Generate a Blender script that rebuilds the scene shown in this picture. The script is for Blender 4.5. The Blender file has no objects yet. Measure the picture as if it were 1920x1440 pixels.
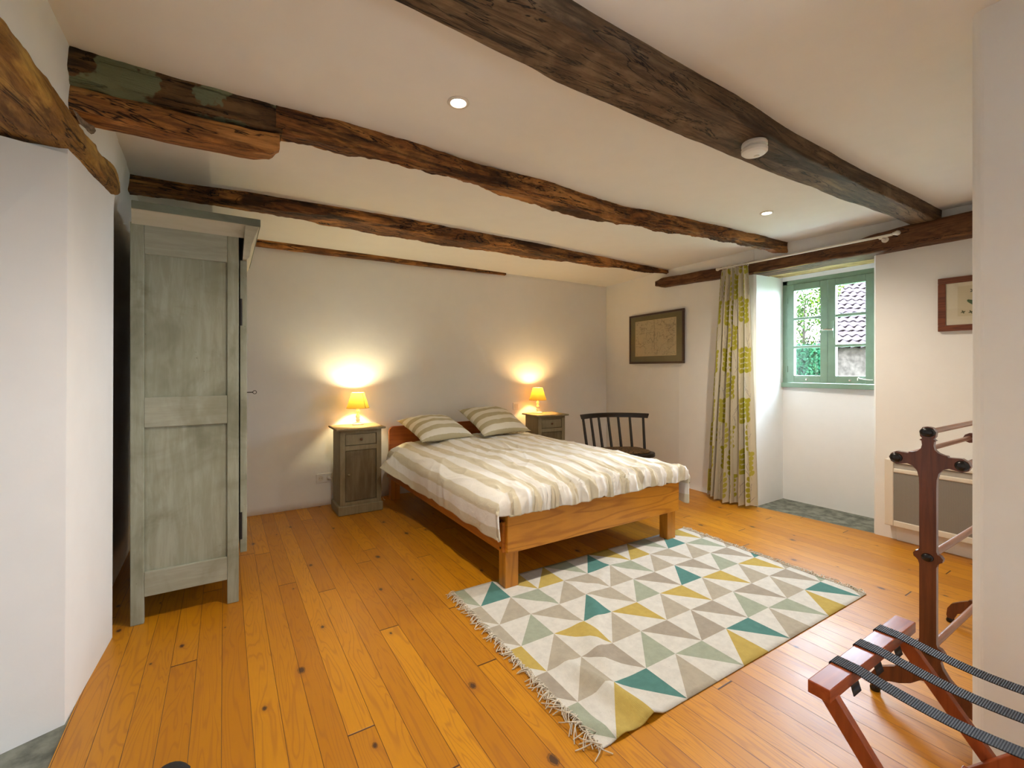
import bpy, bmesh, math, random
from mathutils import Vector, Matrix, noise
R = random.Random(7)
sc = bpy.context.scene
COL = sc.collection

# ------------------------------------------------------------------ camera
cam_d = bpy.data.cameras.new('camera'); cam = bpy.data.objects.new('camera', cam_d); COL.objects.link(cam)
cam_d.sensor_width = 36.0; cam_d.lens = 853.0 / 1920.0 * 36.0
cam_d.shift_y = -28.0 / 1920.0
cam_d.clip_start = 0.02; cam_d.clip_end = 300
cam.location = (0, 0, 1.3)
cam.rotation_euler = (math.pi / 2, 0, -math.atan2(540, 853))
sc.camera = cam
# ------------------------------------------------------------------ exposure
sc.view_settings.view_transform = 'Standard'
sc.view_settings.look = 'None'
sc.view_settings.exposure = 1.42
sc.view_settings.gamma = 1.0
sc.view_settings.use_curve_mapping = False
# ------------------------------------------------------------------ world: bright overcast sky
w = bpy.data.worlds.new('sky'); sc.world = w; w.use_nodes = True
wn = w.node_tree; wn.nodes.clear()
wo = wn.nodes.new('ShaderNodeOutputWorld'); bg = wn.nodes.new('ShaderNodeBackground')
tc = wn.nodes.new('ShaderNodeTexCoord'); sp = wn.nodes.new('ShaderNodeSeparateXYZ'); rm = wn.nodes.new('ShaderNodeValToRGB')
wn.links.new(tc.outputs['Generated'], sp.inputs[0]); wn.links.new(sp.outputs['Z'], rm.inputs[0])
rm.color_ramp.elements[0].position = 0.0; rm.color_ramp.elements[0].color = (0.76, 0.88, 1.0, 1)
rm.color_ramp.elements[1].position = 0.8; rm.color_ramp.elements[1].color = (0.62, 0.80, 1.0, 1)
wn.links.new(rm.outputs[0], bg.inputs[0]); bg.inputs[1].default_value = 28.0
wn.links.new(bg.outputs[0], wo.inputs[0])
WARM = (1.0, 0.87, 0.70)


def portal(name, loc, rot, sx, sy):
    l = bpy.data.lights.new(name, 'AREA'); l.shape = 'RECTANGLE'; l.size = sx; l.size_y = sy
    l.cycles.is_portal = True
    o = bpy.data.objects.new(name, l); o.location = loc; o.rotation_euler = rot; COL.objects.link(o)


portal('window_portal', (4.90, 2.0, 1.66), (0, math.pi / 2, 0), 1.06, 0.86)
portal('added_window_portal', (2.14, -0.95, 1.5), (0, math.pi / 2, 0), 1.2, 0.5)  # guides sky light through the added, unseen window in the partition
DOWN = [(0.846, 1.765), (3.345, 1.81), (0.846, -0.55)]  # the last one is out of view, added to light the near end
DOWN_W = [46, 46, 8]
for (x, y), pw in zip(DOWN, DOWN_W):
    l = bpy.data.lights.new('downlight_lamp', 'SPOT'); l.energy = pw; l.color = WARM
    l.spot_size = math.radians(150); l.spot_blend = 0.9; l.shadow_soft_size = 0.03
    o = bpy.data.objects.new('downlight_lamp', l); o.location = (x, y, 2.425); COL.objects.link(o)

# ------------------------------------------------------------------ helpers
def tag(o, label=None, cat=None, group=None, kind=None):
    if label: o['label'] = label
    if cat: o['category'] = cat
    if group: o['group'] = group
    if kind: o['kind'] = kind
    return o


def empty(name, loc=(0, 0, 0), rz=0, label=None, cat=None, group=None, kind=None):
    o = bpy.data.objects.new(name, None); o.location = loc; o.rotation_euler = (0, 0, rz)
    o.empty_display_size = 0.05
    COL.objects.link(o); return tag(o, label, cat, group, kind)


def copy_tree(o, parent=None):
    c = o.copy(); COL.objects.link(c)
    if parent: c.parent = parent
    for ch in list(o.children): copy_tree(ch, c)
    return c


class MB:
    def __init__(s): s.v = []; s.f = []; s.m = []

    def add(s, vs, fs, mi=0, M=None):
        b = len(s.v)
        for p in vs:
            p = Vector(p)
            s.v.append(M @ p if M else p)
        for f in fs: s.f.append([b + i for i in f]); s.m.append(mi)
        return s

    def box(s, x0, x1, y0, y1, z0, z1, mi=0, M=None):
        return s.add([(x0, y0, z0), (x1, y0, z0), (x1, y1, z0), (x0, y1, z0), (x0, y0, z1), (x1, y0, z1), (x1, y1, z1), (x0, y1, z1)],
                     [(0, 3, 2, 1), (4, 5, 6, 7), (0, 1, 5, 4), (1, 2, 6, 5), (2, 3, 7, 6), (3, 0, 4, 7)], mi, M)

    def prism(s, poly, z0, z1, top=None, mi=0, M=None):
        # poly counter-clockwise
        n = len(poly); top = top or poly
        vs = [(p[0], p[1], z0) for p in poly] + [(p[0], p[1], z1) for p in top]
        fs = [list(range(n))[::-1], list(range(n, 2 * n))] + [(i, (i + 1) % n, n + (i + 1) % n, n + i) for i in range(n)]
        return s.add(vs, fs, mi, M)

    def rings(s, rings, cap=True, mi=0, M=None, close=True):
        n = len(rings[0]); vs = [p for r in rings for p in r]; fs = []
        for k in range(len(rings) - 1):
            for i in range(n if close else n - 1):
                j = (i + 1) % n
                fs.append((k * n + i, k * n + j, (k + 1) * n + j, (k + 1) * n + i))
        if cap:
            fs.append(list(range(n))[::-1]); fs.append([(len(rings) - 1) * n + i for i in range(n)])
        return s.add(vs, fs, mi, M)

    def lathe(s, prof, n=24, c=(0, 0, 0), M=None, mi=0):
        rs = []
        for r, z in prof:
            rs.append([(c[0] + max(r, 1e-4) * math.cos(2 * math.pi * i / n), c[1] + max(r, 1e-4) * math.sin(2 * math.pi * i / n), c[2] + z) for i in range(n)])
        return s.rings(rs, True, mi, M)

    def tube(s, pts, r, n=8, mi=0, M=None, r2=None):
        pts = [Vector(p) for p in pts]; rs = []; up = Vector((0, 0, 1))
        prev = None
        for i, p in enumerate(pts):
            t = (pts[min(i + 1, len(pts) - 1)] - pts[max(i - 1, 0)]).normalized()
            if prev is None:
                a = t.cross(up)
                if a.length < 1e-3: a = t.cross(Vector((1, 0, 0)))
            else:
                a = prev - t * prev.dot(t)
            a.normalize(); prev = a; b = t.cross(a)
            rr = r if r2 is None else r + (r2 - r) * i / (len(pts) - 1)
            rs.append([p + (a * math.cos(2 * math.pi * k / n) + b * math.sin(2 * math.pi * k / n)) * rr for k in range(n)])
        return s.rings(rs, True, mi, M)

    def build(s, name, mats, parent=None, smooth=None, bevel=0, seg=2, **kw):
        me = bpy.data.meshes.new(name)
        me.from_pydata([tuple(p) for p in s.v], [], s.f)
        if not isinstance(mats, (list, tuple)): mats = [mats]
        for m in mats: me.materials.append(m)
        me.polygons.foreach_set('material_index', s.m)
        me.validate()
        bm = bmesh.new(); bm.from_mesh(me); bmesh.ops.recalc_face_normals(bm, faces=bm.faces); bm.to_mesh(me); bm.free()
        if smooth:
            me.shade_smooth(); me.set_sharp_from_angle(angle=math.radians(smooth))
        me.update()
        o = bpy.data.objects.new(name, me); COL.objects.link(o)
        if parent: o.parent = parent
        if bevel:
            b = o.modifiers.new('bevel', 'BEVEL'); b.width = bevel; b.segments = seg; b.limit_method = 'ANGLE'; b.angle_limit = math.radians(40)
            b.harden_normals = False
        tag(o, **kw)
        return o


def grid_obj(name, nu, nv, fn, mats, parent=None, uv=None, mat_fn=None, closed_u=False, solid=0, col_fn=None, **kw):
    vs = []; fs = []
    for j in range(nv + 1):
        for i in range(nu + 1):
            vs.append(fn(i / nu, j / nv))
    W = nu + 1
    mi = []
    for j in range(nv):
        for i in range(nu):
            fs.append((j * W + i, j * W + i + 1, (j + 1) * W + i + 1, (j + 1) * W + i))
            mi.append(mat_fn(i, j) if mat_fn else 0)
    me = bpy.data.meshes.new(name); me.from_pydata([tuple(v) for v in vs], [], fs)
    for m in (mats if isinstance(mats, (list, tuple)) else [mats]): me.materials.append(m)
    me.polygons.foreach_set('material_index', mi)
    if uv:
        lay = me.uv_layers.new(name='UVMap')
        uvs = [uv(i / nu, j / nv) for j in range(nv + 1) for i in range(nu + 1)]
        for l in me.loops: lay.data[l.index].uv = uvs[l.vertex_index]
    if col_fn:
        at = me.color_attributes.new('print', 'FLOAT_COLOR', 'POINT')
        flat = []
        for j in range(nv + 1):
            for i in range(nu + 1): flat.extend((*col_fn(i / nu, j / nv), 1.0))
        at.data.foreach_set('color', flat)
    me.shade_smooth(); me.update()
    o = bpy.data.objects.new(name, me); COL.objects.link(o)
    if parent: o.parent = parent
    if solid:
        m = o.modifiers.new('solid', 'SOLIDIFY'); m.thickness = solid; m.offset = -1
    tag(o, **kw); return o


# ------------------------------------------------------------------ node helpers
class NT:
    def __init__(s, name):
        s.m = bpy.data.materials.new(name); s.m.use_nodes = True; s.t = s.m.node_tree; s.t.nodes.clear()
        s.out = s.n('ShaderNodeOutputMaterial')

    def n(s, t): return s.t.nodes.new(t)

    def set(s, inp, v):
        if isinstance(v, bpy.types.NodeSocket): s.t.links.new(v, inp)
        elif v is not None: inp.default_value = v

    def math(s, op, a, b=None, c=None):
        n = s.n('ShaderNodeMath'); n.operation = op
        s.set(n.inputs[0], a)
        if b is not None: s.set(n.inputs[1], b)
        if c is not None: s.set(n.inputs[2], c)
        return n.outputs[0]

    def mix(s, f, a, b, mode='MIX'):
        n = s.n('ShaderNodeMix'); n.data_type = 'RGBA'; n.blend_type = mode
        s.set(n.inputs[0], f)
        for k, v in ((6, a), (7, b)):
            if isinstance(v, tuple) and len(v) == 3: v = (*v, 1)
            s.set(n.inputs[k], v)
        return n.outputs[2]

    def sm(s, v, lo, hi, a=0.0, b=1.0):
        n = s.n('ShaderNodeMapRange'); n.interpolation_type = 'SMOOTHSTEP'
        s.set(n.inputs[0], v); n.inputs[1].default_value = lo; n.inputs[2].default_value = hi
        n.inputs[3].default_value = a; n.inputs[4].default_value = b
        return n.outputs[0]

    def coord(s, kind='Object', scale=(1, 1, 1), rot=(0, 0, 0)):
        t = s.n('ShaderNodeTexCoord'); mp = s.n('ShaderNodeMapping')
        mp.inputs['Scale'].default_value = scale; mp.inputs['Rotation'].default_value = rot
        s.t.links.new(t.outputs[kind], mp.inputs[0]); return mp.outputs[0]

    def noise(s, vec, scale, detail=4, rough=0.5, dist=0.0, out=0):
        n = s.n('ShaderNodeTexNoise'); s.set(n.inputs['Vector'], vec); n.inputs['Scale'].default_value = scale
        n.inputs['Detail'].default_value = detail; n.inputs['Roughness'].default_value = rough; n.inputs['Distortion'].default_value = dist
        return n.outputs[out]

    def vor(s, vec, scale, out='Distance', feature='F1', rnd=1.0, dims='3D'):
        n = s.n('ShaderNodeTexVoronoi'); n.voronoi_dimensions = dims; n.feature = feature; s.set(n.inputs['Vector'], vec)
        n.inputs['Scale'].default_value = scale; n.inputs['Randomness'].default_value = rnd
        return n.outputs[out]

    def xyz(s, vec):
        n = s.n('ShaderNodeSeparateXYZ'); s.set(n.inputs[0], vec); return n.outputs

    def comb(s, x, y, z):
        n = s.n('ShaderNodeCombineXYZ')
        for i, v in enumerate((x, y, z)): s.set(n.inputs[i], v)
        return n.outputs[0]

    def bump(s, h, strength=0.3, dist=0.01, nrm=None):
        n = s.n('ShaderNodeBump'); s.set(n.inputs['Height'], h); n.inputs['Strength'].default_value = strength
        n.inputs['Distance'].default_value = dist
        if nrm: s.set(n.inputs['Normal'], nrm)
        return n.outputs[0]

    def bsdf(s, col, rough=0.5, nrm=None, metal=0, spec=0.5, coat=0, trans=None, emis=None, estr=0, sss=0):
        n = s.n('ShaderNodeBsdfPrincipled')
        if isinstance(col, tuple) and len(col) == 3: col = (*col, 1)
        s.set(n.inputs['Base Color'], col); s.set(n.inputs['Roughness'], rough); s.set(n.inputs['Metallic'], metal)
        n.inputs['Specular IOR Level'].default_value = spec
        if nrm: s.set(n.inputs['Normal'], nrm)
        n.inputs['Coat Weight'].default_value = coat; n.inputs['Coat Roughness'].default_value = 0.15
        if emis: n.inputs['Emission Color'].default_value = (*emis, 1); n.inputs['Emission Strength'].default_value = estr
        return n.outputs[0]

    def done(s, shader): s.t.links.new(shader, s.out.inputs[0]); return s.m


def plain(name, col, rough=0.5, metal=0, spec=0.5, bscale=0, bstr=0.2, coat=0, var=0.0, vscale=8):
    t = NT(name); c = t.coord(); nrm = None; cc = (*col, 1)
    if var:
        nn = t.noise(c, vscale, 4, 0.6)
        cc = t.mix(t.sm(nn, 0.3, 0.7), tuple(k * (1 - var) for k in col), tuple(min(1, k * (1 + var)) for k in col))
    if bscale: nrm = t.bump(t.noise(c, bscale, 3), bstr, 0.004)
    return t.done(t.bsdf(cc, rough, nrm, metal, spec, coat))


def plaster(name, col, rough=0.85):
    t = NT(name); c = t.coord()
    big = t.noise(c, 1.6, 3, 0.5); fine = t.noise(c, 45, 4, 0.6); mid = t.noise(c, 7, 3, 0.5)
    h = t.math('ADD', t.math('MULTIPLY', big, 1.0), t.math('ADD', t.math('MULTIPLY', mid, 0.22), t.math('MULTIPLY', fine, 0.03)))
    nrm = t.bump(h, 0.35, 0.03)
    cc = t.mix(t.sm(mid, 0.35, 0.65), tuple(k * 0.985 for k in col), col)
    return t.done(t.bsdf(cc, rough, nrm, spec=0.25))


def wood(name, dark, light, axis=0, scale=9, rough=0.45, stretch=0.07, bstr=0.15, coat=0, rings=0.6, spec=0.5, rdist=3.0):
    t = NT(name)
    sca = [1, 1, 1]; sca[axis] = stretch
    c = t.coord(scale=tuple(sca))
    g = t.noise(c, scale * 6, 5, 0.65, 0.4)
    wv = t.n('ShaderNodeTexNoise'); t.set(wv.inputs['Vector'], c); wv.inputs['Scale'].default_value = scale * 0.8; wv.inputs['Detail'].default_value = 1.5
    wv.inputs['Distortion'].default_value = 0.4
    rg = t.math('FRACT', t.math('MULTIPLY', wv.outputs[0], rdist * 4))
    rg = t.math('ABSOLUTE', t.math('SUBTRACT', t.math('MULTIPLY', rg, 2), 1))
    rg = t.sm(rg, 0.0, 0.55)
    f = t.math('ADD', t.math('MULTIPLY', t.sm(g, 0.3, 0.7), 1 - rings), t.math('MULTIPLY', rg, rings))
    cc = t.mix(f, dark, light)
    nrm = t.bump(f, bstr, 0.003)
    return t.done(t.bsdf(cc, rough, nrm, spec=spec, coat=coat))


def old_beam(name, dark, mid, light, axis=0, bstr=0.9, patch=None):
    t = NT(name); sca = [1, 1, 1]; sca[axis] = 0.13
    c = t.coord(scale=tuple(sca)); c2 = t.coord()
    g = t.noise(c, 38, 8, 0.72, 1.0); b = t.noise(c2, 3.2, 5, 0.6, 0.6); s3 = t.noise(c, 11, 5, 0.7, 1.2)
    f1 = t.sm(g, 0.33, 0.68); f2 = t.sm(b, 0.38, 0.62)
    cc = t.mix(f1, dark, mid)
    cc = t.mix(t.math('MULTIPLY', f2, t.sm(s3, 0.40, 0.62)), cc, light)
    crk = t.math('ABSOLUTE', t.math('SUBTRACT', t.noise(c, 7, 5, 0.6, 1.5), 0.5))
    ck = t.sm(crk, 0.0, 0.014)
    cc = t.mix(ck, tuple(k * 0.12 for k in dark), cc)
    bl = t.sm(t.noise(c, 4.5, 4, 0.65, 0.8), 0.56, 0.63)
    cc = t.mix(t.math('MULTIPLY', bl, 0.8), cc, tuple(k * 0.6 for k in dark))
    if patch:
        pm = t.sm(t.noise(c2, 5.0, 4, 0.6), 0.50, 0.535)
        cc = t.mix(pm, cc, patch)
    h = t.math('ADD', t.math('MULTIPLY', g, 0.6), t.math('ADD', t.math('MULTIPLY', s3, 0.8), t.math('MULTIPLY', ck, 0.5)))
    nrm = t.bump(h, bstr, 0.012)
    return t.done(t.bsdf(cc, 0.62, nrm, spec=0.3))


def paint(name, base, dark, light, axis=2):
    t = NT(name); sca = [1, 1, 1]; sca[axis] = 0.12
    c = t.coord(scale=tuple(sca)); c2 = t.coord()
    st = t.noise(c, 30, 6, 0.65, 0.5); bl = t.noise(c2, 2.6, 4, 0.6, 0.8)
    cc = t.mix(t.math('MULTIPLY', t.sm(st, 0.35, 0.7), 0.5), base, light)
    cc = t.mix(t.math('MULTIPLY', t.sm(bl, 0.45, 0.68), 0.6), cc, dark)
    sp_ = t.sm(t.noise(c2, 60, 3, 0.6), 0.70, 0.76)
    cc = t.mix(t.math('MULTIPLY', sp_, 0.6), cc, tuple(k * 0.5 for k in dark))
    nrm = t.bump(st, 0.25, 0.003)
    return t.done(t.bsdf(cc, 0.6, nrm, spec=0.35))


def floor_mat():
    t = NT('pine_boards'); v = t.coord(); x, y, z = t.xyz(v)
    bw = 0.0945
    X = t.math('ADD', t.math('DIVIDE', x, bw), 60.08); i = t.math('FLOOR', X); f = t.math('FRACT', X)
    wnn = t.n('ShaderNodeTexWhiteNoise'); wnn.noise_dimensions = '1D'; t.set(wnn.inputs['W'], i); r1 = wnn.outputs['Value']
    Y = t.math('ADD', t.math('DIVIDE', y, 2.9), t.math('MULTIPLY', r1, 9.3)); j = t.math('FLOOR', Y); fy = t.math('FRACT', Y)
    w2 = t.n('ShaderNodeTexWhiteNoise'); w2.noise_dimensions = '2D'; t.set(w2.inputs['Vector'], t.comb(i, j, 0)); r2 = w2.outputs['Value']
    gx = t.math('ADD', t.math('MULTIPLY', x, 1.0), t.math('MULTIPLY', r2, 13.0))
    gy = t.math('ADD', t.math('MULTIPLY', y, 0.085), t.math('MULTIPLY', r2, 31.0))
    # knots bend the grain
    kv = t.comb(t.math('ADD', t.math('MULTIPLY', x, 1.6), t.math('MULTIPLY', r2, 3.1)), t.math('MULTIPLY', y, 0.95), r2)
    kd = t.vor(t.comb(t.math('MULTIPLY', x, 1.9), t.math('MULTIPLY', y, 1.15), 0), 1.7, dims='2D')
    kc = t.xyz(t.vor(t.comb(t.math('MULTIPLY', x, 1.9), t.math('MULTIPLY', y, 1.15), 0), 1.7, out='Color', dims='2D'))[0]
    kd = t.math('DIVIDE', kd, t.math('ADD', 0.35, t.math('MULTIPLY', kc, 1.05)))
    kd = t.math('ADD', kd, t.math('MULTIPLY', t.math('SUBTRACT', t.noise(v, 60, 2), 0.5), 0.03))
    bend = t.sm(kd, 0.0, 0.22, 1.0, 0.0)
    gv = t.comb(t.math('ADD', gx, t.math('MULTIPLY', bend, 0.012)), gy, 0)
    n1 = t.noise(gv, 11, 2, 0.5, 0.5)
    rg = t.math('FRACT', t.math('MULTIPLY', n1, 15)); rg = t.math('ABSOLUTE', t.math('SUBTRACT', t.math('MULTIPLY', rg, 2), 1))
    rg = t.sm(rg, 0.02, 0.45)
    fine = t.noise(gv, 160, 4, 0.6)
    base = t.mix(r2, (0.44, 0.165, 0.003), (0.60, 0.255, 0.006))
    cc = t.mix(t.math('MULTIPLY', t.math('SUBTRACT', 1.0, rg), 0.42), base, (0.30, 0.095, 0.012))
    cc = t.mix(t.math('MULTIPLY', t.sm(fine, 0.4, 0.7), 0.18), cc, (0.36, 0.13, 0.02))
    halo = t.sm(kd, 0.045, 0.11, 1.0, 0.0)
    cc = t.mix(t.math('MULTIPLY', halo, 0.35), cc, (0.33, 0.11, 0.015))
    kn = t.sm(kd, 0.022, 0.034, 1.0, 0.0)
    cc = t.mix(kn, cc, (0.075, 0.03, 0.012))
    ring = t.sm(t.math('ABSOLUTE', t.math('SUBTRACT', kd, 0.035)), 0.0, 0.008, 1.0, 0.0)
    cc = t.mix(t.math('MULTIPLY', ring, 0.6), cc, (0.04, 0.015, 0.006))
    e1 = t.math('MINIMUM', f, t.math('SUBTRACT', 1.0, f)); g1 = t.sm(e1, 0.003, 0.016)
    e2 = t.math('MINIMUM', fy, t.math('SUBTRACT', 1.0, fy)); g2 = t.sm(e2, 0.0006, 0.0016)
    gap = t.math('MULTIPLY', g1, g2)
    cc = t.mix(gap, (0.07, 0.022, 0.006), cc)
    h = t.math('ADD', t.math('MULTIPLY', gap, 1.0), t.math('ADD', t.math('MULTIPLY', rg, 0.05), t.math('MULTIPLY', r2, 0.15)))
    nrm = t.bump(h, 0.5, 0.002)
    rough = t.math('ADD', 0.30, t.math('MULTIPLY', t.noise(v, 6, 4, 0.6), 0.18))
    return t.done(t.bsdf(cc, rough, nrm, spec=0.5))


def attr_mat(name, rough=0.8, bscale=0, trans=0.0):
    t = NT(name); a = t.n('ShaderNodeAttribute'); a.attribute_name = 'print'
    nrm = None
    if bscale: nrm = t.bump(t.noise(t.coord(), bscale, 3), 0.2, 0.002)
    b = t.bsdf(a.outputs['Color'], rough, nrm, spec=0.2)
    if trans:
        tr = t.n('ShaderNodeBsdfTranslucent'); t.set(tr.inputs[0], a.outputs['Color'])
        mx = t.n('ShaderNodeMixShader'); mx.inputs[0].default_value = trans
        t.t.links.new(b, mx.inputs[1]); t.t.links.new(tr.outputs[0], mx.inputs[2]); b = mx.outputs[0]
    return t.done(b)


def glass_mat():
    t = NT('window_glass'); tr = t.n('ShaderNodeBsdfTransparent'); gl = t.n('ShaderNodeBsdfGlossy'); gl.inputs['Roughness'].default_value = 0.02
    lw = t.n('ShaderNodeLayerWeight'); lw.inputs[0].default_value = 0.5
    fr = t.math('ADD', 0.04, t.math('MULTIPLY', t.math('POWER', lw.outputs['Facing'], 5.0), 0.7))
    mx = t.n('ShaderNodeMixShader'); t.t.links.new(fr, mx.inputs[0]); t.t.links.new(tr.outputs[0], mx.inputs[1]); t.t.links.new(gl.outputs[0], mx.inputs[2])
    return t.done(mx.outputs[0])


def shade_mat(name, col):
    t = NT(name); d = t.n('ShaderNodeBsdfDiffuse'); d.inputs[0].default_value = (*col, 1)
    tr = t.n('ShaderNodeBsdfTranslucent'); tr.inputs[0].default_value = (*col, 1)
    mx = t.n('ShaderNodeMixShader'); mx.inputs[0].default_value = 0.075
    t.t.links.new(d.outputs[0], mx.inputs[1]); t.t.links.new(tr.outputs[0], mx.inputs[2])
    return t.done(mx.outputs[0])


def emit(name, col, s):
    t = NT(name); e = t.n('ShaderNodeEmission'); e.inputs[0].default_value = (*col, 1); e.inputs[1].default_value = s
    return t.done(e.outputs[0])


def stripes(name, c1, c2, period=0.15, duty=0.5, axis=0, off=0.0):
    t = NT(name); tcn = t.n('ShaderNodeTexCoord'); u = t.xyz(tcn.outputs['UV'])[axis]
    wob = t.math('MULTIPLY', t.noise(t.coord(), 5, 2), 0.006)
    f = t.math('FRACT', t.math('ADD', t.math('DIVIDE', t.math('ADD', u, wob), period), off))
    a = t.sm(f, duty - 0.02, duty + 0.02); b = t.sm(f, 0.0, 0.03); c = t.math('MULTIPLY', b, t.math('SUBTRACT', 1.0, a))
    cc = t.mix(c, c1, c2)
    wv = t.noise(t.coord(), 420, 2); wr = t.noise(t.coord(scale=(1, 1, 1)), 16, 5, 0.6, 0.8)
    nrm = t.bump(t.math('ADD', t.math('MULTIPLY', wv, 0.05), wr), 0.35, 0.012)
    return t.done(t.bsdf(cc, 0.85, nrm, spec=0.15))


M = {}
M['wall'] = plaster('wall_plaster', (0.85, 0.845, 0.83))
M['ceil'] = plaster('ceiling_paint', (0.86, 0.84, 0.80))
M['floor'] = floor_mat()
M['stone'] = plain('stone_slab', (0.17, 0.18, 0.15), 0.75, bscale=30, bstr=0.8, var=0.45, vscale=12)
M['beamA'] = old_beam('beam_old_oak', (0.045, 0.018, 0.007), (0.33, 0.125, 0.032), (0.56, 0.26, 0.07), bstr=1.2)
M['beamA2'] = old_beam('beam_patched_end', (0.022, 0.012, 0.006), (0.13, 0.066, 0.024), (0.20, 0.11, 0.045), bstr=1.2, patch=(0.20, 0.22, 0.13))
M['beamB'] = old_beam('beam_dark_oak', (0.032, 0.013, 0.005), (0.24, 0.09, 0.024), (0.54, 0.235, 0.06), bstr=1.2)
M['beamD'] = old_beam('beam_squared', (0.050, 0.028, 0.014), (0.16, 0.092, 0.046), (0.25, 0.165, 0.09), bstr=0.6)
M['corbel'] = old_beam('corbel_timber', (0.12, 0.045, 0.014), (0.42, 0.17, 0.042), (0.62, 0.29, 0.085), bstr=0.5)
M['lintelR'] = old_beam('lintel_window', (0.045, 0.016, 0.005), (0.14, 0.055, 0.020), (0.20, 0.09, 0.035), axis=1, bstr=0.5)
M['soffit'] = old_beam('soffit_boards', (0.20, 0.11, 0.03), (0.50, 0.34, 0.13), (0.62, 0.45, 0.20), axis=1, bstr=0.5)
M['lintelL'] = old_beam('lintel_left', (0.12, 0.055, 0.014), (0.34, 0.17, 0.040), (0.58, 0.35, 0.08), axis=1, bstr=0.5)
M['pine'] = wood('bed_pine', (0.40, 0.14, 0.010), (0.62, 0.26, 0.024), axis=0, scale=8, rough=0.32, stretch=0.16, bstr=0.05, rings=0.7, rdist=2.2)
M['pineY'] = wood('bed_pine_side', (0.36, 0.10, 0.010), (0.50, 0.17, 0.016), axis=1, scale=8, rough=0.32, stretch=0.12, bstr=0.05, rings=0.5, rdist=1.8)
M['pineZ'] = wood('bed_pine_leg', (0.40, 0.14, 0.010), (0.60, 0.24, 0.022), axis=2, scale=8, rough=0.32, stretch=0.12, bstr=0.05, rings=0.6, rdist=1.6)
M['ward'] = paint('wardrobe_paint', (0.27, 0.28, 0.205), (0.13, 0.125, 0.07), (0.42, 0.43, 0.35))
M['wardx'] = paint('wardrobe_rail_paint', (0.31, 0.315, 0.24), (0.19, 0.18, 0.11), (0.44, 0.445, 0.37), axis=0)
M['corn'] = paint('cornice_band_paint', (0.17, 0.19, 0.145), (0.11, 0.12, 0.09), (0.24, 0.26, 0.20), axis=0)
M['cornc'] = paint('cornice_cove_paint', (0.52, 0.48, 0.36), (0.36, 0.32, 0.22), (0.60, 0.56, 0.45), axis=0)
M['ns'] = paint('nightstand_paint', (0.23, 0.185, 0.105), (0.13, 0.10, 0.05), (0.34, 0.29, 0.185))
M['nsd'] = paint('nightstand_door_paint', (0.135, 0.10, 0.05), (0.08, 0.055, 0.025), (0.25, 0.20, 0.12))
M['iron'] = plain('dark_iron', (0.03, 0.026, 0.024), 0.5, metal=0.7)
M['chrome'] = plain('polished_metal', (0.72, 0.70, 0.66), 0.22, metal=1.0)
M['duvet'] = stripes('striped_duvet', (0.87, 0.865, 0.85), (0.70, 0.655, 0.53), 0.15, 0.48)
M['pillow'] = stripes('striped_pillow', (0.74, 0.70, 0.60), (0.48, 0.42, 0.27), 0.135, 0.5, axis=1, off=0.3)
M['sheet'] = plain('white_sheet', (0.78, 0.76, 0.72), 0.85)
M['white'] = plain('white_plastic', (0.82, 0.81, 0.78), 0.35)
M['cream'] = plain('cream_enamel', (0.74, 0.69, 0.60), 0.45)
M['lampw'] = plain('white_turned_wood', (0.80, 0.77, 0.68), 0.45)
M['shade1'] = shade_mat('lampshade_fabric', (0.80, 0.47, 0.07))
M['trim'] = plain('shade_trim', (0.22, 0.15, 0.05), 0.7)
M['chair'] = wood('black_chair_wood', (0.004, 0.003, 0.002), (0.014, 0.007, 0.005), axis=0, rough=0.35, rings=0.2)
M['rush'] = plain('patterned_seat_fabric', (0.10, 0.055, 0.02), 0.9, var=0.95, vscale=70, bscale=80, bstr=0.6)
M['green'] = plain('green_window_paint', (0.20, 0.30, 0.215), 0.42, bscale=40, bstr=0.08, var=0.06)
M['glass'] = glass_mat()
M['mahog'] = wood('mahogany', (0.065, 0.016, 0.007), (0.15, 0.040, 0.014), axis=2, rough=0.28, rings=0.35, coat=0.3)
M['mahogx'] = wood('rail_wood', (0.22, 0.09, 0.05), (0.36, 0.17, 0.10), axis=0, rough=0.3, rings=0.3)
M['ebony'] = plain('ebony_cap', (0.008, 0.006, 0.006), 0.25)
M['cherry'] = wood('cherry_stain', (0.24, 0.045, 0.012), (0.36, 0.075, 0.020), axis=0, rough=0.27, rings=0.25, bstr=0.03)
M['cherryz'] = wood('cherry_stain_leg', (0.26, 0.050, 0.012), (0.38, 0.085, 0.022), axis=2, rough=0.32, rings=0.25, bstr=0.03)
M['gold'] = plain('gilt_line', (0.62, 0.50, 0.26), 0.4)


def strap_mat():
    t = NT('black_webbing'); c = t.coord(); x, y, z = t.xyz(c)
    wv = t.math('SINE', t.math('MULTIPLY', y, 1400)); nrm = t.bump(wv, 0.7, 0.002)
    return t.done(t.bsdf(t.mix(t.sm(wv, -1, 1), (0.008, 0.008, 0.012), (0.035, 0.035, 0.045)), 0.6, nrm))


M['strap'] = strap_mat()

# ================================================================== STRUCTURE
H = 2.44
def struct(mb, name, mat, **kw): return mb.build(name, mat, kind='structure', **kw)

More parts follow.
